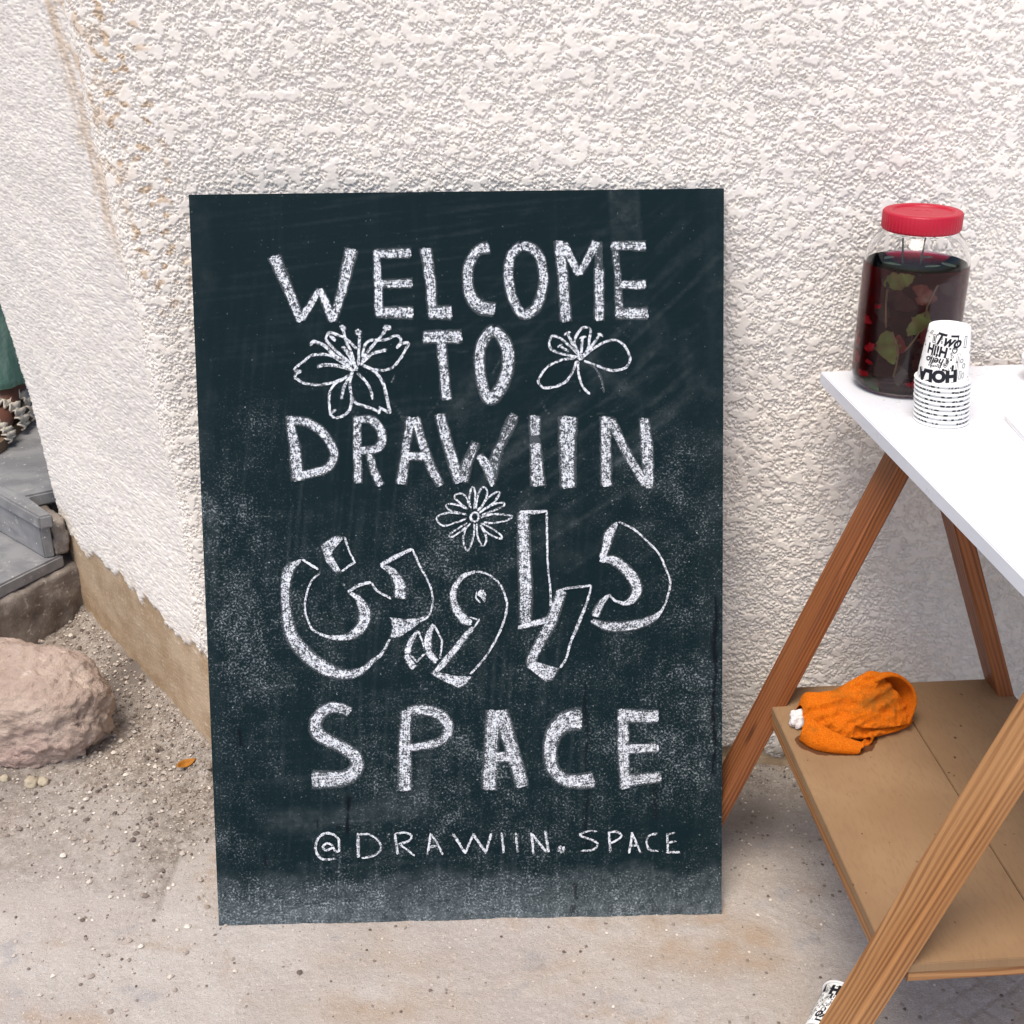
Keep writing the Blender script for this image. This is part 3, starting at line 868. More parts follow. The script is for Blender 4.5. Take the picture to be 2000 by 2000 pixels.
CHALK = [
('letter',[('L',100,[1091,9197,189,1261,8766,148,1419,8332,121]),('L',100,[1420,8368,113,1552,8555,100,1675,8761,81]),('L',100,[1675,8769,93,1754,8568,116,1839,8327,116]),('L',100,[1833,8335,120,1960,8693,142,2118,9279,190])]),
('letter',[('L',100,[2434,9252,100,2448,8862,116,2455,8390,126]),('L',100,[2401,9209,121,2900,9209,148]),('L',100,[2471,8811,121,2912,8816,142]),('L',100,[2413,8444,158,2913,8432,181])]),
('letter',[('L',100,[3087,9275,174,3142,8853,158,3167,8389,149]),('L',100,[3103,8425,170,3428,8425,208])]),
('letter',[('S',100,[3936,9280,178,3766,9219,149,3658,9038,155,3637,8815,155,3682,8622,178,3785,8493,195,3996,8442,198])]),
('letter',[('S',100,[4356,9280,142,4209,9139,142,4178,8887,149,4225,8599,143,4368,8388,150,4545,8482,154,4633,8754,143,4628,9025,139,4533,9225,146,4356,9280,142])]),
('letter',[('L',100,[4853,9356,149,4902,8878,156,4940,8276,169]),('L',100,[4906,9316,138,5121,8891,101]),('L',100,[5118,8899,97,5360,9326,143]),('L',50,[5381,9334,100,5381,8984,101]),('L',100,[5381,8991,149,5386,8286,143])]),
('letter',[('L',70,[5591,9315,94,5632,8868,94,5651,8347,127]),('L',100,[5542,9276,117,6006,9259,149]),('L',100,[5656,8756,117,6014,8755,140]),('L',100,[5597,8385,155,6039,8374,176])]),
('letter',[('L',100,[3022,8109,175,3548,8110,192]),('S',100,[3271,8082,149,3296,7678,143,3320,7263,160])]),
('letter',[('S',100,[3975,8181,163,3818,8026,156,3776,7768,156,3804,7492,160,3895,7271,177,4061,7423,183,4152,7714,179,4143,7973,182,3975,8181,163])]),
('flower',[('S',100,[2108,7671,39,1933,7794,39,1774,7885,39,1564,7888,39,1448,7818,39,1332,7731,39,1301,7691,39]),('L',100,[1301,7691,39,1398,7681,39,1325,7639,39,1303,7597,39]),('S',100,[1303,7597,39,1438,7519,39,1632,7492,39,1828,7529,39,1992,7583,39]),('S',100,[1607,7735,52,1738,7757,52,1932,7730,52,2092,7679,52]),('S',100,[2078,7760,39,1904,7908,39,1810,8006,39,1740,8103,39,1783,8180,39,1879,8158,39,2007,8100,39,2149,7961,39]),('L',100,[1790,8151,52,1869,8073,52]),('L',100,[1519,8018,42,1589,8093,42]),('S',100,[1569,8077,55,1713,8015,55,1855,7876,55,2078,7744,55]),('S',100,[1931,8261,42,1977,8196,42,2006,8067,42,2082,7889,42,2113,7727,42]),('L',100,[1931,8274,58,2014,8225,58]),('S',100,[2181,8226,49,2171,8186,113,2194,8137,55]),('S',100,[2190,8145,42,2174,7985,42,2162,7743,42]),('L',100,[2500,8245,71,2613,8233,71]),('S',100,[2553,8221,42,2428,8078,42,2260,7887,42,2195,7742,42]),('S',100,[2210,7839,39,2247,8000,39,2330,8071,39,2525,8076,39,2672,8130,39,2735,8065,39,2671,7965,39]),('S',100,[2671,7965,39,2751,8025,39,2840,8027,39,2784,7927,39,2713,7816,39,2613,7712,39,2482,7673,39,2353,7691,39,2224,7742,39]),('S',100,[2546,7939,49,2358,7901,49,2225,7790,49]),('S',100,[1956,8004,55,2049,7857,55,2118,7727,55]),('S',100,[2224,7742,49,2368,7667,49,2462,7544,49,2523,7348,49,2565,7096,49]),('L',100,[2565,7096,42,2434,7184,42,2415,7093,42]),('S',100,[2427,7114,42,2306,7173,42,2129,7241,42,2066,7323,42]),('S',100,[2140,7646,42,2251,7531,42,2313,7417,42,2342,7286,42]),('S',100,[2075,7639,42,2042,7502,42,2054,7339,42,2038,7177,42,1945,7081,42,1830,7042,42]),('L',100,[1830,7042,42,1754,7100,42,1850,7164,42]),('S',100,[1767,7100,36,1758,7344,36,1827,7489,36,1959,7568,36,2092,7655,36]),('S',100,[2058,7599,42,1973,7486,42,1919,7293,42]),('L',50,[2646,7609,23,2595,7510,23]),('L',100,[2143,7743,65,2116,7671,65])]),
('flower',[('S',100,[5095,7814,36,4916,7849,36,4769,7899,36,4713,7965,36,4742,8090,36,4853,8068,36,4982,7961,36,5095,7846,36]),('S',100,[5112,7846,36,5048,8008,36,5098,8137,36,5167,8200,36,5261,8180,36,5252,8054,36,5227,7925,36,5160,7829,36]),('S',100,[5160,7813,36,5292,7908,36,5440,8003,36,5587,8033,36,5709,7959,36,5785,7804,36,5748,7674,36,5617,7631,36,5486,7638,36,5339,7697,36,5176,7764,36]),('S',100,[5062,7798,36,4850,7769,36,4685,7690,36,4586,7562,36,4560,7481,36,4633,7406,36,4797,7428,36,4928,7491,36,5020,7620,36,5070,7765,36]),('S',100,[5095,7765,36,5101,7586,36,5149,7423,36,5254,7316,36]),('S',50,[5176,7756,29,5323,7664,29,5403,7501,29,5438,7337,30]),('S',100,[4951,8131,42,5055,7936,42,5112,7846,42]),('L',100,[4905,8104,36,4994,8150,36]),('L',100,[5156,8084,42,5136,7854,42]),('L',100,[5114,8064,36,5205,8084,36]),('L',100,[5383,8093,39,5210,7869,39]),('L',100,[5359,8130,36,5434,8081,36]),('L',100,[4852,7963,39,4973,7883,39]),('L',100,[4819,7942,33,4885,7991,33]),('S',100,[5095,7854,75,5124,7805,105,5127,7768,65])]),
('letter',[('L',100,[1212,7094,113,1279,6668,167,1306,6210,185]),('S',100,[1231,7030,127,1443,6999,136,1623,6890,139,1760,6717,131,1801,6567,131,1751,6425,131,1621,6341,131,1363,6288,136])]),
('letter',[('L',100,[2122,7073,119,2116,6654,131,2111,6168,131]),('S',100,[2138,7031,113,2322,7014,130,2432,6891,133,2454,6763,131,2383,6633,131,2140,6604,114]),('L',100,[2274,6559,114,2332,6322,123,2412,6128,123])]),
('letter',[('L',100,[2845,7048,136,2775,6672,125,2691,6137,166]),('L',100,[2893,7047,142,3009,6640,131,3103,6353,140,3226,6114,132]),('L',100,[2761,6523,121,3092,6513,117])]),
('letter',[('L',100,[3232,7085,163,3324,6706,157,3477,6146,172]),('L',85,[3517,6164,165,3590,6434,150,3714,6694,132]),('S',100,[3741,6521,105,3851,6354,158,3929,6097,75]),('S',75,[3908,6188,143,3966,6473,158,4062,6689,126,4160,6904,168,4241,7067,126])]),
('letter',[('L',100,[4507,7051,168,4502,6772,159]),('L',45,[4502,6772,144,4506,6667,144]),('L',100,[4506,6682,165,4523,6419,186,4531,6087,226])]),
('letter',[('L',100,[4951,7029,270,4936,6652,249,4947,6050,226])]),
('letter',[('L',100,[5457,7019,162,5457,6569,160,5460,6064,163]),('L',100,[5517,6980,150,5725,6550,127,6002,6077,133]),('L',100,[5975,6988,144,6015,6560,190,6040,6031,139])]),
('flower',[('S',100,[3731,5684,30,3714,5641,30,3673,5624,30,3633,5643,30,3617,5686,30,3634,5728,30,3675,5746,30,3715,5727,30,3731,5684,30]),('S',100,[3626,5792,27,3605,5951,27,3651,6098,27,3687,5980,27,3668,5791,27]),('S',100,[3691,5791,27,3740,6024,27,3816,6084,27,3849,5992,27,3774,5827,27,3713,5760,27]),('S',100,[3713,5768,27,3867,5947,27,3988,6020,27,4010,5990,27,3926,5870,27,3740,5744,27]),('S',100,[3728,5734,27,3865,5826,27,4046,5876,27,4073,5837,27,3970,5786,27,3765,5703,27]),('S',100,[3754,5676,27,3923,5719,27,4149,5700,27,4182,5676,27,4088,5625,27,3921,5597,27,3793,5607,27]),('S',100,[3755,5603,27,3890,5537,27,4024,5428,27,4039,5379,27,3963,5399,27,3829,5477,27,3755,5573,27]),('S',100,[3703,5598,27,3707,5434,27,3765,5293,27,3814,5325,27,3820,5432,27,3743,5570,27]),('S',100,[3668,5599,27,3654,5419,27,3571,5226,27,3513,5361,27,3543,5513,27,3617,5599,27]),('S',100,[3574,5604,26,3473,5548,26,3330,5456,26,3344,5410,26,3457,5466,26,3566,5561,26]),('S',100,[3564,5666,26,3417,5611,26,3244,5576,26,3159,5662,26,3218,5718,26,3362,5745,26,3569,5720,26]),('S',100,[3562,5727,26,3362,5774,26,3290,5854,26,3421,5859,26,3578,5796,26]),('S',100,[3581,5796,26,3451,5902,26,3406,5972,26,3496,6009,26,3569,5943,26,3610,5824,26])]),
('script',[('P',100,[1580,5333,1782,5477,1910,5451,1740,5265,1734,5200,1846,4980,1824,4944,1753,4965,1642,5115,1590,5275]),('L',100,[1910,5446,29,1975,5225,29,2038,5093,29,1851,4973,29])]),
('script',[('S',100,[1314,5138,43,1152,5007,155,1089,4776,141,1082,4557,135,1101,4337,155,1164,4072,196,1357,3818,214,1597,3633,203,1855,3542,162,2088,3596,110,2251,3726,72,2385,3842,49,2484,4032,38]),('L',100,[1321,5150,34,1412,5090,34,1547,5006,34]),('S',100,[1569,4959,29,1448,4857,29,1383,4697,29,1346,4552,29,1356,4391,29,1427,4199,29,1533,4116,29]),('S',100,[1960,4684,43,2073,4597,98,2141,4464,156,2161,4346,173,2105,4201,162,1987,4103,133,1856,4058,95,1668,4074,55,1526,4121,32]),('L',100,[1931,4684,46,2092,4784,46,2254,4816,46]),('S',100,[2254,4816,35,2321,4709,35,2405,4646,35,2522,4586,35]),('S',100,[2387,5040,43,2529,4968,121,2632,4806,161,2648,4689,173,2627,4584,187]),('L',100,[2380,5046,52,2576,5153,72,2823,5268,37]),('S',100,[2823,5268,29,2918,5034,29,3015,4843,29,3076,4666,29,3079,4490,29,3018,4330,29,2887,4259,29]),('P',100,[2481,4340,2685,4304,2888,4315,3019,4357,2886,4230,2739,4115,2621,4044,2476,4032,2516,4193])]),
('script',[('S',100,[2869,4145,40,2767,3982,84,2714,3821,99]),('L',100,[2699,3806,87,2807,3612,110]),('L',100,[2877,4149,29,2951,3904,29]),('L',100,[2760,3805,29,2845,3700,29,2956,3816,29])]),
('script',[('S',100,[3081,4226,49,3004,4021,116,3008,3859,119]),('L',100,[2993,3859,101,3118,3694,90]),('L',100,[3088,4226,29,3202,3988,29,3165,3738,29])]),
('script',[('S',100,[3676,4934,43,3545,4898,61,3436,4812,82,3374,4704,93,3361,4594,100,3380,4473,108,3438,4362,132,3523,4272,139,3609,4224,87]),('L',100,[3578,4315,20,3691,4274,20]),('L',100,[3717,4285,26,3618,4149,26]),('S',100,[3676,4934,30,3784,4921,30,3902,4858,30,4008,4747,30,4071,4592,30,4090,4438,30,4044,4240,30,3965,4054,30,3830,3813,31,3697,3649,31,3574,3518,31]),('L',100,[3619,4171,67,3508,4041,93,3352,3844,96,3196,3659,107,3107,3566,76]),('P',100,[3019,3540,3074,3594,3182,3548,3389,3499,3617,3483,3539,3385,3429,3314,3277,3390,3115,3471]),('P',100,[3726,4697,3780,4685,3817,4619,3810,4542,3787,4498,3735,4576,3683,4621]),('S',100,[3687,4665,24,3675,4577,24,3733,4505,24])]),
('script',[('L',100,[4328,5742,169,4336,5270,200,4349,4657,201,4343,4195,180]),('L',100,[4274,5746,36,4470,5737,60,4663,5751,30]),('S',100,[4651,5752,30,4653,5265,30,4660,4959,30,4684,4728,30,4689,4443,30]),('L',100,[4233,4147,55,4450,4205,91,4672,4266,94])]),
('script',[('S',100,[4854,4663,152,4788,4495,164,4694,4219,171,4538,3943,153,4444,3759,153,4412,3635,171]),('L',100,[4760,4642,36,4912,4684,37,5250,4721,37]),('S',100,[5247,4721,30,5184,4488,34,5060,4181,55,4966,3966,40,4887,3703,34,4809,3580,31]),('P',100,[4336,3667,4443,3689,4535,3663,4687,3614,4817,3580,4715,3410,4611,3378,4502,3477,4350,3589])]),
('script',[('S',100,[5605,5576,55,5495,5418,144,5452,5251,115,5402,5076,106]),('S',100,[5614,5591,30,5814,5488,30,5980,5348,30,6162,5146,30,6268,4930,30,6323,4744,31,6298,4575,31,6221,4376,31,6114,4239,31]),('S',100,[5356,5061,61,5523,5066,131,5675,4971,152,5811,4815,168,5868,4660,153,5810,4522,122,5703,4463,70,5565,4504,37,5490,4590,30]),('S',100,[5484,4590,37,5367,4454,107,5292,4285,125]),('S',100,[5243,4236,67,5426,4159,138,5655,4139,153,5885,4165,144,6099,4254,113,6214,4353,46])]),
('letter',[('S',100,[1920,3022,151,1769,3085,160,1594,3073,168,1452,2912,192,1457,2748,206,1610,2625,195,1797,2531,192,1953,2408,193,1993,2272,207,1917,2153,222,1740,2081,243,1357,2075,280])]),
('letter',[('L',100,[2684,3029,160,2656,2468,193,2642,1888,214]),('S',100,[2698,3013,146,2931,3034,163,3148,2952,169,3259,2800,164,3207,2636,146,3038,2550,134,2715,2500,120])]),
('letter',[('L',100,[3892,3008,245,3839,2443,207,3803,1873,233]),('L',100,[3980,3015,228,4112,2527,211,4271,1908,205]),('L',100,[3828,2344,158,4145,2342,173])]),
('letter',[('S',100,[5110,2857,334,4872,2826,310,4712,2659,257,4657,2425,211,4689,2171,198,4829,2014,194,5040,1967,226,5262,1999,248])]),
('letter',[('L',100,[5669,2990,173,5671,2404,173,5698,1849,163]),('L',100,[5598,2892,208,6165,2872,198]),('L',100,[5715,2421,159,6164,2429,145]),('L',100,[5633,1965,195,6198,2008,163])]),
('letter',[('S',100,[1629,1067,38,1702,1043,38,1715,1126,38,1686,1249,38,1556,1310,38,1436,1255,38,1385,1119,38,1411,996,38,1503,933,38,1655,941,38]),('S',100,[1631,1128,35,1551,1168,35,1484,1116,35,1537,1069,35,1630,1105,35,1636,1059,35])]),
('letter',[('L',100,[1981,1306,50,1971,945,50]),('S',100,[1995,1287,32,2157,1269,32,2271,1159,32,2283,1052,32,2193,978,32,2015,936,32])]),
('letter',[('L',100,[2488,1279,38,2520,978,38]),('S',100,[2480,1276,32,2599,1297,32,2712,1256,32,2684,1180,32,2528,1130,32]),('L',100,[2543,1138,29,2756,957,29])]),
('letter',[('L',100,[2988,1280,35,2930,961,35]),('L',100,[2988,1272,32,3066,1141,32,3148,963,32]),('L',100,[2959,1079,35,3068,1095,35])]),
('letter',[('L',100,[3290,1266,38,3464,971,38]),('L',100,[3462,976,35,3582,1263,35]),('L',100,[3573,1254,41,3745,972,41]),('L',100,[3739,975,35,3830,1261,35])]),
('letter',[('L',100,[3970,1267,35,3994,967,35])]),
('letter',[('L',100,[4168,1257,35,4189,972,36])]),
('letter',[('L',100,[4381,1252,35,4409,950,36]),('L',100,[4384,1245,35,4590,964,36]),('L',100,[4573,1277,43,4622,964,43])]),
('dot',[('P',100,[4739,1034,4787,1065,4845,1045,4859,995,4832,948,4778,942,4742,979])]),
('letter',[('S',100,[5304,1246,30,5176,1258,30,5060,1205,30,5193,1147,30,5303,1080,30,5249,990,30,5070,972,30])]),
('letter',[('L',100,[5460,1242,36,5485,944,36]),('S',100,[5439,1228,30,5567,1243,30,5641,1183,30,5566,1111,30,5473,1076,30])]),
('letter',[('L',100,[5795,1225,36,5743,923,36]),('L',100,[5780,1235,32,5847,1068,32,5907,928,32]),('L',100,[5753,1033,27,5877,1039,27])]),
('letter',[('S',100,[6140,1199,32,6029,1174,32,5985,1083,32,6029,972,32,6157,950,32])]),
('letter',[('L',100,[6279,1205,32,6289,925,32]),('L',100,[6270,1183,30,6389,1215,30]),('L',100,[6282,1061,30,6407,1084,30]),('L',100,[6261,926,34,6460,925,34])])]


def build_chalk():
    r2 = np.random.default_rng(11)
    lift = .0006
    for name, ribs in CHALK:
        V, F, UV = [], [], []
        for flag, den, row in ribs:
            lift += .000012
            z0 = lift
            if flag == 'P':
                p = np.array(row, float).reshape(-1, 2) * 1e-4
                n0 = len(V)
                c = p.mean(0)
                q = np.vstack([p, p[:1]])
                dense = np.vstack([q[i] + (q[i + 1] - q[i]) * t for i in range(len(p)) for t in ((0,), (.33,), (.66,))])
                dense = dense + r2.normal(0, .0004, dense.shape)
                inn = c + (dense - c) * .86
                m = len(dense)
                V += [(x, y, z0) for x, y in dense] + [(x, y, z0) for x, y in inn]
                UV += [(i * .003, .98, den / 100) for i in range(m)] + [(i * .003, .5, den / 100) for i in range(m)]
                F += [(n0 + i, n0 + (i + 1) % m, n0 + m + (i + 1) % m, n0 + m + i) for i in range(m)] + [tuple(n0 + m + i for i in range(m))]
                continue
            p = np.array(row, float).reshape(-1, 3) * 1e-4
            if flag == 'S': p = catmull(p, 10)
            seg = np.r_[0, np.cumsum(np.hypot(*np.diff(p[:, :2], axis=0).T))]
            n = max(4, int(seg[-1] / .0022))
            s = np.linspace(0, seg[-1], n + 1)
            x, y, wd = (np.interp(s, seg, p[:, i]) for i in range(3))
            thin = wd.mean() < .012
            ph = r2.uniform(0, 100)
            wob = .0006 if thin else .0009
            x = x + wob * perlin2(s / .012 + ph, s * 0 + .3, 1) * .6
            y = y + wob * perlin2(s / .012 + ph, s * 0 + 7.3, 1) * .6
            dx, dy = np.gradient(x), np.gradient(y)
            l = np.hypot(dx, dy) + 1e-9
            nx, ny = -dy / l, dx / l
            wl = wd * .5 * 1.06 + .0007 * perlin2(s / .006 + ph, s * 0 + 2.2, 2) + (.0003 if thin else .0)
            wr = wd * .5 * 1.06 + .0007 * perlin2(s / .006 + ph, s * 0 + 5.2, 2) + (.0003 if thin else .0)
            off = r2.uniform(0, 50)
            n0 = len(V)
            J = (-1, -.6, 0, .6, 1)
            for i in range(n + 1):
                e = min(i, n - i) * (seg[-1] / n)
                endf = min(1.0, e / .0016)
                for j in J:
                    w_ = wl[i] if j > 0 else wr[i]
                    V.append((x[i] + nx[i] * w_ * j, y[i] + ny[i] * w_ * j, z0))
                    UV.append((s[i] + off, max(abs(j), 1.0 - .25 * endf if endf < 1 else 0) * (1 if j >= 0 else -1), den / 100 + (.09 if thin else 0)))
            for i in range(n):
                for j in range(4):
                    a = n0 + i * 5 + j
                    F.append((a, a + 5, a + 6, a + 1))
        nm = {'letter': 'chalk_letter', 'flower': 'chalk_flower', 'script': 'chalk_letter', 'dot': 'chalk_dot'}[name]
        mesh(nm, V, F, CHALK_M, board, attrs=dict(cuv=np.array(UV)))
build_chalk()

# ------------------------------------------------------------------ trestle table
TZ = .09908
MT = Matrix.Translation((.29967, 1.45057, 0)) @ Matrix.Rotation(TZ, 4, 'Z')
table = tag(empty('trestle_table', MT), 'wooden trestle table with a white top and a brown shelf beside the chalkboard', 'table')

def mat_wood(name, light, dark, red):
    k = NT(name, .48, .35)
    g = k.attrv('gc')                                    # across, deep, along (m)
    bend = k.noise(k.map(g, (12, 12, 1.6)), 1, 3, .5)
    sx = k.n('SeparateXYZ', {0: k.map(g, (1, 1, 1))})
    d = k.math('ADD', sx.outputs[0], k.math('MULTIPLY', sx.outputs[1], .75))
    d = k.math('ADD', k.math('MULTIPLY', d, 150), k.math('MULTIPLY', bend, 6.0))
    ring = k.math('SINE', k.math('MULTIPLY', d, 3.1416))
    line = k.mr(k.math('ABSOLUTE', ring), .50, .99, 0, 1)
    line = k.math('MULTIPLY', line, k.mr(k.noise(k.map(g, (40, 40, 3)), 1, 3), .3, .65, .25, 1.))
    fib = k.noise(k.map(g, (900, 900, 22)), 1, 3, .6)
    col = k.mix(k.mr(k.noise(k.map(g, (18, 18, 3)), 1, 3), .35, .7), light, red)
    col = k.mix(k.math('MULTIPLY', line, .72), col, dark)
    col = k.mix(k.mr(fib, .5, .75, 0, .35), col, dark)
    kn = k.n('TexVoronoi', {'Vector': k.map(g, (16, 16, 5.2)), 'Scale': 1.0, 'Randomness': 1.0})
    kd = k.mr(kn.outputs['Distance'], .05, .16, 1, 0)
    col = k.mix(k.math('MULTIPLY', kd, .75), col, srgb(66, 38, 24))
    return k.done(col, k.mr(fib, .3, .7, .40, .60), k.bump(k.math('ADD', fib, k.math('MULTIPLY', line, -.6)), .25, .0006))
WOOD = mat_wood('varnished_pine', srgb(178, 132, 88), srgb(112, 68, 36), srgb(166, 116, 70))
WOOD2 = mat_wood('reddish_pine', srgb(152, 94, 54), srgb(78, 42, 24), srgb(136, 78, 46))

def timber(name, c0, c1, wa, wb, m, parent, da=(1, 0, 0), db=(0, 1, 0), r=.0025, label=None):
    c0, c1, da, db = Vector(c0), Vector(c1), Vector(da), Vector(db)
    L = (c1 - c0).length
    sec = []
    for sx, sy in ((1, 1), (-1, 1), (-1, -1), (1, -1)):
        for q in range(4):
            a = {(1, 1): 0, (-1, 1): 90, (-1, -1): 180, (1, -1): 270}[(sx, sy)] + q * 30
            sec.append((sx * (wa / 2 - r) + r * math.cos(rad(a)), sy * (wb / 2 - r) + r * math.sin(rad(a))))
    n, nl = len(sec), 6
    V, G, F = [], [], []
    ph = rng.uniform(0, 3)
    for i in range(nl + 1):
        for a, b in sec:
            V.append(c0.lerp(c1, i / nl) + da * a + db * b)
            G.append((a + ph, b + ph * .7, L * i / nl + ph * 5))
    for i in range(nl):
        for k in range(n): F.append((i * n + k, i * n + (k + 1) % n, (i + 1) * n + (k + 1) % n, (i + 1) * n + k))
    F += [tuple(range(n))[::-1], tuple(nl * n + k for k in range(n))]
    me_o = mesh(name, V, F, m, parent, attrs=dict(gc=np.array(G)))
    bm = bmesh.new(); bm.from_mesh(me_o.data); bmesh.ops.recalc_face_normals(bm, faces=bm.faces); bm.to_mesh(me_o.data); bm.free()
    return me_o

for ox, shelf in ((0, True), (.86, False)):
    for y0, y1, mm in ((0, .05, WOOD2), (-.475, -.425, WOOD)):
        yc = (y0 + y1) / 2
        for s in (1, -1):
            X = lambda z: (.171 + s * (-.1584 + .38 * (z - .3))) + ox
            timber('leg', (X(0), yc, .001), (X(.655), yc, .655), .0228, y1 - y0, mm, table)
    timber('top_beam', (.171 + ox, -.475, .672), (.171 + ox, .05, .672), .06, .034, WOOD2, table, (1, 0, 0), (0, 0, 1))
    if shelf:
        timber('side_rail', (.0150, -.4245, .2790), (.0150, -.0005, .2790), .0225, .0175, WOOD, table, (1, 0, 0), (0, 0, 1))
        timber('side_rail', (.3295, -.4245, .2790), (.3295, -.0005, .2790), .0225, .0175, WOOD, table, (1, 0, 0), (0, 0, 1))
        timber('front_rail', (.0245, -.4600, .2805), (.3175, -.4600, .2805), .018, .0145, WOOD, table, (0, 1, 0), (0, 0, 1))
        timber('back_rail', (.0245, .0340, .2790), (.3175, .0340, .2790), .018, .0175, WOOD2, table, (0, 1, 0), (0, 0, 1))

def mat_mdf():
    k = NT('brown_board', .62, .3)
    c = k.coord()
    col = k.mix(k.mr(k.noise(c, 7, 4), .35, .65), srgb(140, 111, 81), srgb(150, 121, 90))
    col = k.mix(k.mr(k.noise(k.map(c, (260, 70, 1)), 1, 3), .45, .75, 0, .35), col, srgb(126, 96, 71))
    col = k.mix(k.mr(k.noise(k.map(c, (1.3, .8, 1)), 95, 2), .735, .76), col, srgb(84, 62, 46))
    sx = k.n('SeparateXYZ', {0: c})
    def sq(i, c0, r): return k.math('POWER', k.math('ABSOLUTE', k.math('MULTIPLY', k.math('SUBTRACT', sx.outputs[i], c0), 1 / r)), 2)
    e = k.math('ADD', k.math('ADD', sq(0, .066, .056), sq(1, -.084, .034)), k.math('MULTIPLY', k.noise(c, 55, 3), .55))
    col = k.mix(k.mr(e, 1.24, 1.20), col, srgb(92, 58, 34))      # darker brown patch with a ragged edge under the cloth
    return k.done(col, normal=k.bump(k.noise(c, 300, 3), .12, .0006))
MDF = mat_mdf()
box('shelf_board', .0028, .1792, -.471, .046, .288, .300, MDF, table, .0008)
box('shelf_board', .1803, .342, -.471, .046, .288, .2998, MDF, table, .0008)

def mat_laminate():
    k = NT('white_laminate', .32, .45)
    c = k.coord()
    col = k.mix(k.mr(k.noise(c, 5, 4), .4, .7), srgb(226, 227, 232), srgb(219, 221, 228))
    col = k.mix(k.mr(k.noise(k.map(c, (1, .45, 1)), 26, 2), .73, .80, 0, .25), col, srgb(206, 182, 186))
    return k.done(col, k.mr(k.noise(c, 30, 4), .3, .7, .26, .42))
LAM = mat_laminate()
box('tabletop', 0, 1.25, -.72, 0, .692, .710, LAM, table, .0012, Matrix.Translation((.087, .194, 0)) @ Matrix.Rotation(.022, 4, 'Z'))

def on_table(x, y, z=.710): return MT @ Matrix.Translation((x, y, z))

# ------------------------------------------------------------------ jar of red tea
jar = tag(empty('glass_jar', on_table(.176, .130, .7103)), 'large glass jar of dark red tea and mint leaves with a red lid', 'jar')
GLASS = NT('glass', .02, .5, (1, 1, 1, 1))
GLASS.b.inputs['Transmission Weight'].default_value = 1
GLASS.b.inputs['IOR'].default_value = 1.32
ro = [(0, .004), (.030, .004), (.044, .001), (.052, .0005), (.0585, .003), (.0632, .010), (.0652, .020), (.0655, .035), (.0655, .150), (.0652, .163), (.0636, .175), (.0600, .186), (.0545, .195), (.0490, .201), (.0455, .206), (.0450, .214), (.0450, .226)]
th = .0026
ri = [(.0424, .226), (.0424, .214), (.0430, .206), (.0465, .1995), (.0520, .193), (.0575, .184), (.0610, .1735), (.0626, .1625), (.0629, .150), (.0629, .035), (.0626, .021), (.0606, .0125), (.0560, .0075), (.050, .0065), (.030, .0075), (0, .0075)]
lathe('glass_body', ro + ri, GLASS.m, jar, seg=96)
LZ = .1645
TEA = bpy.data.materials.new('red_tea')
TEA.use_nodes = True
t = TEA.node_tree
t.nodes.clear()
g_ = t.nodes.new('ShaderNodeBsdfRefraction'); g_.inputs['IOR'].default_value = 1.33; g_.inputs['Roughness'].default_value = 0
v_ = t.nodes.new('ShaderNodeVolumeAbsorption'); v_.inputs['Color'].default_value = (.86, .10, .36, 1); v_.inputs['Density'].default_value = 210
o_ = t.nodes.new('ShaderNodeOutputMaterial')
t.links.new(g_.outputs[0], o_.inputs['Surface']); t.links.new(v_.outputs[0], o_.inputs['Volume'])
lathe('tea', [(0, .0070), (.030, .0070), (.050, .0060), (.0563, .0070), (.0611, .0120), (.0631, .021), (.0634, .035), (.0634, .150), (.0631, .1625), (.0629, LZ + .0008), (.0612, LZ), (0, LZ)], TEA, jar, seg=96)
LID = NT('red_plastic', .42, .4, srgb(172, 14, 44))
lr = .0482
lathe('lid', [(0, .2270), (.010, .2270), (.0104, .2274), (.020, .2272), (.036, .2268), (.0372, .2284), (.0385, .2290), (.0462, .2290), (.0474, .2284), (lr, .2268), (lr, .2098), (lr - .0004, .2075), (.0462, .2075), (.0460, .2240), (0, .2245)], LID.done(), jar, seg=180,
      ripple=lambda a, j: 1 + (.012 * max(0, math.cos(a * 60)) if j in (9, 10, 11) else 0))
lathe('lid_ring', [(.0455, .2058), (.0470, .2058), (.0472, .2070), (.0455, .2070)], LID.m, jar, seg=64, closed=True)
JF, JR = Vector((-.372, -.928, 0)), Vector((.928, -.372, 0))
def on_glass(lat, z, r):
    f = math.asin(max(-.98, min(.98, lat / r)))
    return JF * math.cos(f) * r + JR * math.sin(f) * r + Vector((0, 0, z))
def leaf_mat(name, a, b):
    k = NT(name, .5, .3)
    k.b.inputs['Subsurface Weight'].default_value = 0
    return k.done(k.mix(k.noise(k.coord(), 120, 3), a, b), normal=k.bump(k.noise(k.coord(), 300, 3), .5, .001))
LG, LB = leaf_mat('mint_green', srgb(112, 156, 66), srgb(72, 116, 46)), leaf_mat('mint_brown', srgb(120, 96, 64), srgb(92, 78, 50))
LD, PR = leaf_mat('mint_dark', srgb(58, 84, 48), srgb(46, 64, 42)), leaf_mat('hibiscus_red', srgb(168, 16, 28), srgb(130, 8, 20))
r4 = np.random.default_rng(5)
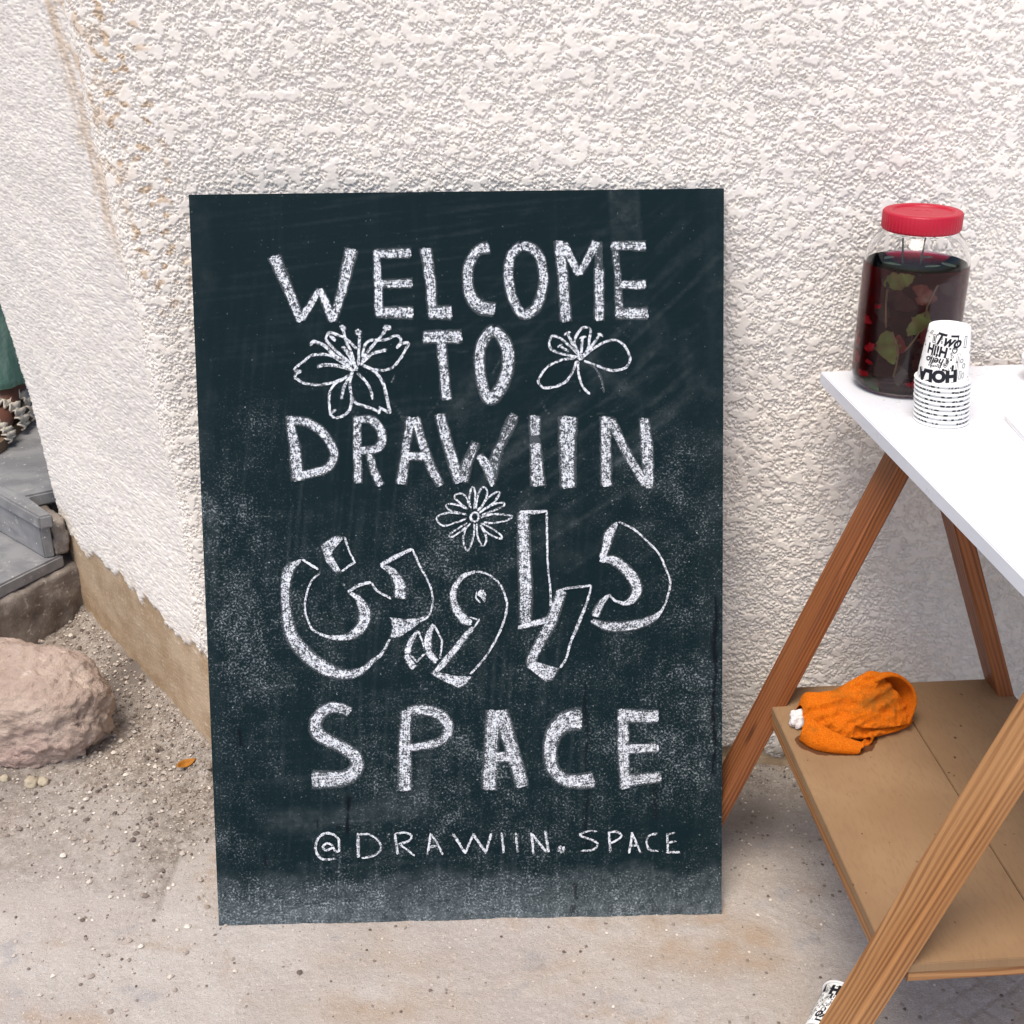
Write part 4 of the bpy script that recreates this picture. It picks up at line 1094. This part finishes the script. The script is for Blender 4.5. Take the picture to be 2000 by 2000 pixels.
for nm, m, lat, z, L, Wd, ang, r in (('mint_leaf', LG, -.034, .142, .030, .0095, .55, .0618), ('mint_leaf', LB, -.002, .146, .026, .007, -.35, .0612), ('mint_leaf', LB, .004, .134, .020, .007, -.15, .0615), ('mint_leaf', LG, -.026, .088, .034, .0125, -1.25, .0622),
                                (.0, 0, 0, 0, 0, 0, 0, 0), ('mint_leaf', LG, .020, .118, .030, .0095, -2.05, .0620), ('mint_leaf', LD, -.046, .030, .024, .007, -.9, .0618), ('mint_leaf', LD, .012, .040, .030, .008, 1.2, .058),
                                ('mint_leaf', LD, -.006, .046, .022, .007, -1.4, .0615), ('mint_leaf', LD, -.040, .152, .018, .006, -.5, .0608), ('mint_leaf', LB, -.016, .055, .024, .010, 1.3, .058), ('mint_leaf', LD, .030, .150, .020, .006, -.7, .060),
                                ('hibiscus_petal', PR, -.0545, .098, .011, .005, -.4, .0624), ('hibiscus_petal', PR, -.050, .058, .015, .005, .5, .0624), ('hibiscus_petal', PR, -.058, .050, .016, .004, -1.5, .0622), ('hibiscus_petal', PR, -.052, .020, .012, .006, .8, .0620),
                                ('hibiscus_petal', PR, -.040, .112, .008, .003, 1.2, .0620), ('hibiscus_petal', PR, .005, .022, .018, .004, .1, .060), ('mint_leaf', LD, -.004, .120, .026, .009, 2.4, .0585), ('mint_leaf', LD, -.040, .120, .022, .008, -1.0, .059), ('mint_leaf', LB, .030, .070, .026, .009, 1.9, .057), ('mint_leaf', LD, -.022, .125, .024, .008, -.2, .0575), ('hibiscus_petal', PR, -.0595, .075, .018, .004, -1.4, .0620), ('hibiscus_petal', PR, -.0588, .030, .016, .0035, 1.45, .0622), ('hibiscus_petal', PR, -.046, .040, .009, .003, .3, .0615)):
    if not isinstance(nm, str): continue
    k_ = 1.3 if nm == 'mint_leaf' else 1.1
    V, F = leaf_mesh(L * k_, Wd * k_, .0, 12, .12, .16 if k_ == 1.3 else .34, r4.uniform(0, 9))
    r -= .0003
    W_ = []
    for a, b, c in V:
        p, q = a * math.cos(ang) - b * math.sin(ang), a * math.sin(ang) + b * math.cos(ang)
        W_.append(on_glass(lat + p, z + q, r - abs(c) * .8 - .0008 * math.sin(a * 400)))
    mesh(nm, W_, F, m, jar, smooth=True)
STEM = leaf_mat('mint_stem', srgb(128, 122, 84), srgb(104, 100, 66))
for pts in ([(-.030, .140), (-.029, .118), (-.026, .092)], [(-.018, .088), (-.008, .060), (-.010, .030)], [(.014, .090), (.006, .075), (.000, .066)], [(.028, .150), (.020, .128), (.018, .110)]):
    tube('mint_stem', [on_glass(a, b, .0615) for a, b in pts], [.0011] * len(pts), STEM, jar, seg=6)
for a, b in (((-.016, .006), (-.020, .010)), ((.004, .004), (.007, .000))):
    tube('mint_stem', [JR * a[0] + JF * a[1] + Vector((0, 0, .150)), JR * ((a[0] + b[0]) / 2) + JF * a[1] + Vector((0, 0, .175)), JR * b[0] + JF * b[1] + Vector((0, 0, .194))], [.0014, .0013, .0010], leaf_mat('wet_stem', srgb(96, 96, 84), srgb(80, 84, 72)), jar, seg=7)
for a, b, L, an in ((-.040, .02, .026, .4), (-.030, -.02, .022, 2.), (.01, .03, .024, -.6), (.030, .0, .028, .9), (.02, -.03, .02, 2.6)):
    V, F = leaf_mesh(L, .006, .1, 8, .2)
    mesh('mint_leaf', [JR * (a + p * math.cos(an) - q * math.sin(an)) + JF * (b + p * math.sin(an) + q * math.cos(an)) + Vector((0, 0, LZ + .0004 + c)) for p, q, c in V], F, LD, jar, smooth=True)

# ------------------------------------------------------------------ paper cups
CUP_H, CUP_R0, CUP_R1 = .0665, .0305, .0240
PAPER = plain('white_paper', srgb(244, 243, 240), .55, .3)
INK = plain('black_ink', srgb(30, 32, 40), .6, .25)
CF, CR = Vector((-.403, -.915, 0)), Vector((.915, -.403, 0))
def cup_r(z): return CUP_R0 + (CUP_R1 - CUP_R0) * z / CUP_H
def on_cup(x, z, lift=.00022):
    r = cup_r(z)
    f = x / r
    return CF * math.cos(f) * (r + lift) + CR * math.sin(f) * (r + lift) + Vector((0, 0, z))
def wrap(name, bm, x0, z0, rot, parent, cuts=2):
    bmesh.ops.triangulate(bm, faces=bm.faces)
    for _ in range(cuts):
        es = [e for e in bm.edges if e.calc_length() > .0022]
        if es: bmesh.ops.subdivide_edges(bm, edges=es, cuts=1)
        bmesh.ops.triangulate(bm, faces=[f for f in bm.faces if len(f.verts) > 3])
    c, s = math.cos(rot), math.sin(rot)
    for v in bm.verts: v.co = on_cup(x0 + v.co.x * c - v.co.y * s, max(.0004, z0 + v.co.x * s + v.co.y * c))
    return bm_obj(name, bm, INK, parent)
def word(text, size, x0, z0, rot, parent, sx=1., shear=0., bold=.0):
    cu = bpy.data.curves.new('word', 'FONT')
    cu.body, cu.size, cu.shear, cu.offset, cu.resolution_u = text, size, shear, bold, 4
    cu.align_x, cu.align_y = 'CENTER', 'CENTER'
    o = bpy.data.objects.new('word', cu)
    COL.objects.link(o)
    me = bpy.data.meshes.new_from_object(o.evaluated_get(bpy.context.evaluated_depsgraph_get()))
    bpy.data.objects.remove(o)
    bm = bmesh.new()
    bm.from_mesh(me)
    for v in bm.verts: v.co.x *= sx
    return wrap('printed_word', bm, x0, z0, rot, parent)
def shapes(name, polys, x0, z0, rot, parent):
    bm = bmesh.new()
    for p in polys: bm.faces.new([bm.verts.new((a, b, 0)) for a, b in p])
    return wrap(name, bm, x0, z0, rot, parent)
def rect(x0, y0, x1, y1): return [(x0, y0), (x1, y0), (x1, y1), (x0, y1)]
def frame(x0, y0, x1, y1, t): return [rect(x0, y0, x1, y0 + t), rect(x0, y1 - t, x1, y1), rect(x0, y0 + t, x0 + t, y1 - t), rect(x1 - t, y0 + t, x1, y1 - t)]
def ring(cx, cy, rx, ry, t, n=20):
    return [[(cx + rx * math.cos(a), cy + ry * math.sin(a)), (cx + rx * math.cos(b), cy + ry * math.sin(b)), (cx + (rx - t) * math.cos(b), cy + (ry - t) * math.sin(b)), (cx + (rx - t) * math.cos(a), cy + (ry - t) * math.sin(a))]
            for a, b in ((6.2832 * i / n, 6.2832 * (i + 1) / n) for i in range(n))]
def cup(name, mat):
    c = empty(name, mat)
    pr = [(CUP_R0 - .0004, .0012)] + [(cup_r(z), z) for z in (.002, .02, .045, CUP_H - .001)] + [(CUP_R1 - .0002, CUP_H - .0002), (CUP_R1 - .0008, CUP_H), (CUP_R1 - .0014, CUP_H - .0006), (CUP_R1 - .0012, CUP_H - .0045), (CUP_R1 - .0022, CUP_H - .0052), (0, CUP_H - .0054), (0, CUP_H - .0058)]
    pr += [(cup_r(CUP_H - .006) - .0006, CUP_H - .0058)] + [(cup_r(z) - .0005, z) for z in (.04, .02, .002)]
    lathe('cup_wall', pr, PAPER, c, seg=64)
    lathe('rolled_rim', [(.0318 + .0015 * math.cos(t), .0015 + .0015 * math.sin(t)) for t in np.linspace(0, 2 * math.pi, 11)[:-1]], PAPER, c, seg=64, closed=True)
    return c
def full_print(c, rnd, dx=0.):
    word('HOLA', .0185, -.0085 + dx, .0120, math.pi + .1, c, 1.0, 0, .0013)
    word('Hi!H', .0165, -.0115 + dx, .0410, -.08, c, .80, 0, .0007)
    word('hello', .0115, -.0120 + dx, .0295, math.pi, c, 1.0, .3, .0003)
    word('Two', .0195, .0000 + dx, .0545, -.12, c, .85, .3, .0006)
    P = frame(.0130, .0085, .0172, .0400, .00035) + [rect(.0148, .011, .0154, .037)]
    P += frame(.0008, .0262, .0042, .0350, .0005) + [rect(.0016, .0275, .0034, .0335)]
    P += ring(.0075, .0365, .0018, .0018, .0006) + ring(.0095, .0445, .0032, .0042, .0012) + [rect(.0085, .0190, .0112, .0265), rect(.0030, .0595, .0125, .0620), rect(.0110, .050, .0122, .0600)]
    P += ring(-.0075, .0570, .0016, .002, .0006) + frame(-.0185, .0500, -.0140, .0600, .0007) + [rect(-.0170, .0520, -.0155, .058)]
    P += [rect(-.0195 + .0021 * i, .0222 + .0003 * (i % 3), -.0182 + .0021 * i, .0240 + .0003 * ((i * 2) % 3)) for i in range(8)]
    P += [[(-.0215, .0035), (-.0120, .0042), (-.0155, .0062)], rect(-.0020, .0190, .0005, .0215), rect(.0015, .0190, .0035, .0210)]
    P += frame(.0205, .046, .0245, .060, .0007) + ring(.0205, .031, .0022, .0026, .0007) + ring(.0245, .0245, .0024, .003, .0007) + frame(.019, .009, .022, .019, .0005) + ring(.025, .013, .002, .0035, .0006)
    for i in range(120):
        x = rnd.uniform(.026, .135) if i > 62 else rnd.uniform(-.045, .016)
        z, a, b = rnd.uniform(.004, .062), rnd.uniform(.0006, .0022), rnd.uniform(.0006, .0024)
        P += ring(x, z, a, b, .0007, 12) if i % 2 else [rect(x, z, x + a, z + b)]
    shapes('printed_doodles', [[(x + dx, z) for x, z in p] for p in P], 0, 0, 0, c)['kind'] = 'stuff'
names = ['bottom', 'second', 'third', 'fourth', 'fifth', 'sixth', 'seventh', 'eighth', 'ninth']
for k in range(10):
    r5 = np.random.default_rng(60 + k)
    c = cup('paper_cup', on_table(.180 - .00058 * k + r5.uniform(-.0003, .0003), r5.uniform(-.0003, .0003), .7103 + .0058 * k))
    if k == 9: full_print(c, r5)
    else:
        P, x = [], -.085
        while x < .085:
            L = r5.uniform(.0008, .0055)
            if r5.random() < .72:
                s = r5.uniform(-.0015, .0015)
                P.append([(x, .0032), (x + L, .0032), (x + L + s, .0032 + r5.uniform(.0011, .0025)), (x + s * .6, .0032 + r5.uniform(.0009, .0025))])
            x += L + r5.uniform(.0006, .003)
        shapes('printed_doodles', P, 0, 0, 0, c)['kind'] = 'stuff'
    tag(c, 'topmost upside down paper cup of the stack, fully printed with black doodles' if k == 9 else
        ('lowest paper cup of the upside down stack, its rim on the white tabletop' if k == 0 else '%s paper cup from the bottom of the upside down stack beside the jar' % names[k]), 'paper cup', 'paper cups in the stack')
FCB = (.3360, 1.1410)
fc = cup('paper_cup', Matrix.Translation((FCB[0] + .0658 * math.cos(.9), FCB[1] + .0658 * math.sin(.9), .0335)) @ Matrix.Rotation(.9, 4, "Z") @ Matrix.Rotation(rad(-98), 4, 'Y') @ Matrix.Rotation(rad(115), 4, 'Z'))
r5 = np.random.default_rng(9)
for dx in (-.07, 0, .06): full_print(fc, r5, dx)
tag(fc, 'printed paper cup lying on the ground behind the front leg of the table', 'paper cup')

# ------------------------------------------------------------------ other things on the table
CER = plain('white_china', srgb(244, 240, 240), .3, .45)
bw = tag(empty('bowl', on_table(.378, .128, .7103)), 'small white bowl on the tabletop at the right edge, behind the folded paper', 'bowl')
lathe('bowl_wall', [(0, .003), (.018, .003), (.0195, 0), (.0225, 0), (.024, .004), (.033, .012), (.0385, .022), (.0402, .031), (.0396, .0318), (.0388, .031), (.037, .0225), (.0315, .014), (.02, .0065), (0, .006)], CER, bw, seg=64)
NAP = plain('folded_paper', srgb(248, 246, 246), .8, .15, (120, .2, .002))
nap = tag(empty('napkin_stack', on_table(.257, -.004, .7103) @ Matrix.Rotation(-.10, 4, 'Z')), 'stack of white folded paper on the tabletop at the right edge', 'napkins')
for i in range(4):
    box('napkin', 0, .20, -.20, 0, .0016 * i + .0001, .0016 * (i + 1), NAP, nap, .0006, Matrix.Rotation(.006 * (i % 3 - 1), 4, 'Z'))

# ------------------------------------------------------------------ orange cloth and tissue on the shelf
def towel():
    root = tag(empty('towel', MT @ Matrix.Translation((.006, .006, .3004)) @ Matrix.Diagonal((.94, .92, .86, 1))), 'crumpled orange terry cloth with dirty patches on the brown shelf', 'cloth')
    k = NT('orange_terry', .95, .1)
    c = k.coord()
    fz = k.noise(c, 520, 4, .75)
    col = k.mix(k.mr(fz, .3, .7), srgb(218, 92, 6), srgb(246, 136, 26))
    dirt = k.mr(k.math('ADD', k.noise(c, 26, 4, .6), k.math('MULTIPLY', k.attr('dirt'), .30)), .62, .84, 0, .75)
    col = k.mix(dirt, col, srgb(138, 92, 38))
    m = k.done(col, normal=k.bump(k.math('ADD', fz, k.math('MULTIPLY', k.noise(c, 190, 3), .6)), 1.0, .0035))
    k.b.inputs['Sheen Weight'].default_value = .35
    k.b.inputs['Sheen Tint'].default_value = srgb(255, 160, 60)
    N = [(.022, [(-.078, 0), (-.080, .008), (-.078, .018), (-.072, .030), (-.060, .034), (-.048, .030), (-.040, .014), (-.038, 0)]),
         (.030, [(-.085, 0), (-.090, .012), (-.084, .026), (-.072, .042), (-.055, .050), (-.040, .046), (-.030, .02), (-.028, 0)]),
         (.050, [(-.096, 0), (-.102, .013), (-.094, .028), (-.080, .043), (-.062, .053), (-.044, .050), (-.030, .025), (-.025, 0)]),
         (.072, [(-.099, 0), (-.107, .013), (-.099, .026), (-.091, .034), (-.074, .054), (-.052, .060), (-.032, .035), (-.025, 0)]),
         (.095, [(-.098, 0), (-.107, .011), (-.099, .023), (-.103, .030), (-.078, .060), (-.052, .076), (-.033, .045), (-.025, 0)]),
         (.118, [(-.094, 0), (-.103, .010), (-.094, .019), (-.103, .026), (-.078, .060), (-.052, .090), (-.035, .05), (-.027, 0)]),
         (.136, [(-.089, 0), (-.097, .009), (-.088, .015), (-.098, .022), (-.077, .050), (-.056, .082), (-.038, .052), (-.029, 0)]),
         (.154, [(-.083, 0), (-.090, .008), (-.083, .013), (-.092, .019), (-.076, .038), (-.060, .058), (-.044, .04), (-.032, 0)]),
         (.170, [(-.074, 0), (-.080, .006), (-.075, .010), (-.082, .015), (-.072, .026), (-.062, .036), (-.05, .025), (-.038, 0)]),
         (.180, [(-.066, 0), (-.070, .004), (-.068, .006), (-.070, .009), (-.064, .015), (-.058, .018), (-.052, .012), (-.045, 0)])]
    rows = []
    for x, pr in N:
        p = catmull([(y, z) for y, z in pr], 20)
        rows.append(np.c_[np.full(len(p), x), p])
    R = np.array(rows)
    P = np.stack([catmull([tuple(R[i, j]) for i in range(len(R))], 18) for j in range(R.shape[1])], 1)
    X, Y, Z = P[..., 0], P[..., 1], P[..., 2]
    wr = .0040 * perlin2((X * .8 + Z * .9) / .030, (Z - X * .35 + Y * .3) / .014, 141) + .0020 * perlin2(X / .012, (Z + Y) / .012, 143) + .0010 * perlin2(X / .004, (Z - Y) / .004, 145) - .0075 * np.abs(perlin2((X + Z * .6) / .052, (Z - X * .45 + Y * .4) / .020, 147)) - .0045 * np.abs(perlin2((X - Z * .8) / .030, (Z + X * .5) / .016, 149)) + .0035
    up = sstep(.0, .012, Z)
    P = P + np.stack([wr * .2, -wr * .8, wr * .8], -1) * up[..., None]
    P[..., 2] = np.maximum(P[..., 2], .0003)
    dirt = gauss(X, Z, .125, .05, .035) + .5 * gauss(X, Z, .08, .055, .02)
    grid_mesh('pile', P, m, root, attrs=dict(dirt=dirt))
    def sheet(name, fn, nu, nv, th=.004):
        P = np.array([[fn(i / nu, j / nv) for j in range(nv + 1)] for i in range(nu + 1)])
        X, Y, Z = P[..., 0], P[..., 1], P[..., 2]
        q = .0010 * perlin2(X / .006, (Z + Y) / .006, 151)
        P = P + np.stack([q * .3, -q, q], -1)
        o = grid_mesh(name, P, m, root, attrs=dict(dirt=0 * X))
        o.modifiers.new('thick', 'SOLIDIFY').thickness = th
        return o
    arch = catmull([(.118, .084), (.136, .0905), (.156, .086), (.172, .072), (.181, .056), (.182, .040), (.176, .026), (.168, .016)], 8)
    def lobe(u, v):
        i = u * (len(arch) - 1)
        x, z = arch[int(i)] * (1 - i % 1) + arch[min(int(i) + 1, len(arch) - 1)] * (i % 1)
        cx, cz = .140, .030
        s = 1 - .60 * v * v + .03 * math.sin(u * 9) * v
        return (cx + (x - cx) * s, -.070 + .045 * v + .016 * math.sin(u * 3.1) * (1 - v) - .02 * u * (1 - v), cz + (z - cz) * s + (0 if z > .01 else .0))
    sheet('back_fold', lobe, 44, 12)
    A = catmull([(.022, -.086, .036), (.040, -.101, .028), (.062, -.112, .019), (.082, -.119, .012), (.094, -.122, .009)], 8)
    Bq = catmull([(.015, -.092, .002), (.026, -.112, .0018), (.045, -.122, .0018), (.066, -.127, .0018), (.082, -.128, .0016)], 8)
    def flap(u, v):
        i = u * (len(A) - 1)
        a = A[int(i)] * (1 - i % 1) + A[min(int(i) + 1, len(A) - 1)] * (i % 1)
        b = Bq[int(i)] * (1 - i % 1) + Bq[min(int(i) + 1, len(Bq) - 1)] * (i % 1)
        p = a * (1 - v) + b * v
        bul = .008 * math.sin(math.pi * v)
        return (p[0] - bul * .4, p[1] - bul, p[2] + bul * .3)
    sheet('front_flap', flap, 40, 12)
    tube('hem', [tuple(p + np.array((0, -.0012, .0012))) for p in A[::4]], [.0026] * len(A[::4]), m, root, seg=8)
    def roll(u, v):
        a = -2.6 + 4.2 * u
        r = .0075 - .0012 * u
        return (.100 + .014 * v + r * math.cos(a) * .9, -.113 + .020 * v + .3 * r * math.cos(a), .0088 + r * math.sin(a) * .95)
    sheet('corner_roll', roll, 24, 10, .003)
towel()
ts = stone('tissue', (0, 0, 0), (.0125, .010, .0135), plain('white_tissue', srgb(222, 216, 214), .9, .1, (160, .7, .004)), 21, 4, .3, .38)
ts.matrix_world = MT @ Matrix.Translation((.0255, -.046, .3002))
tag(ts, 'crumpled white tissue touching the left side of the orange cloth', 'tissue')
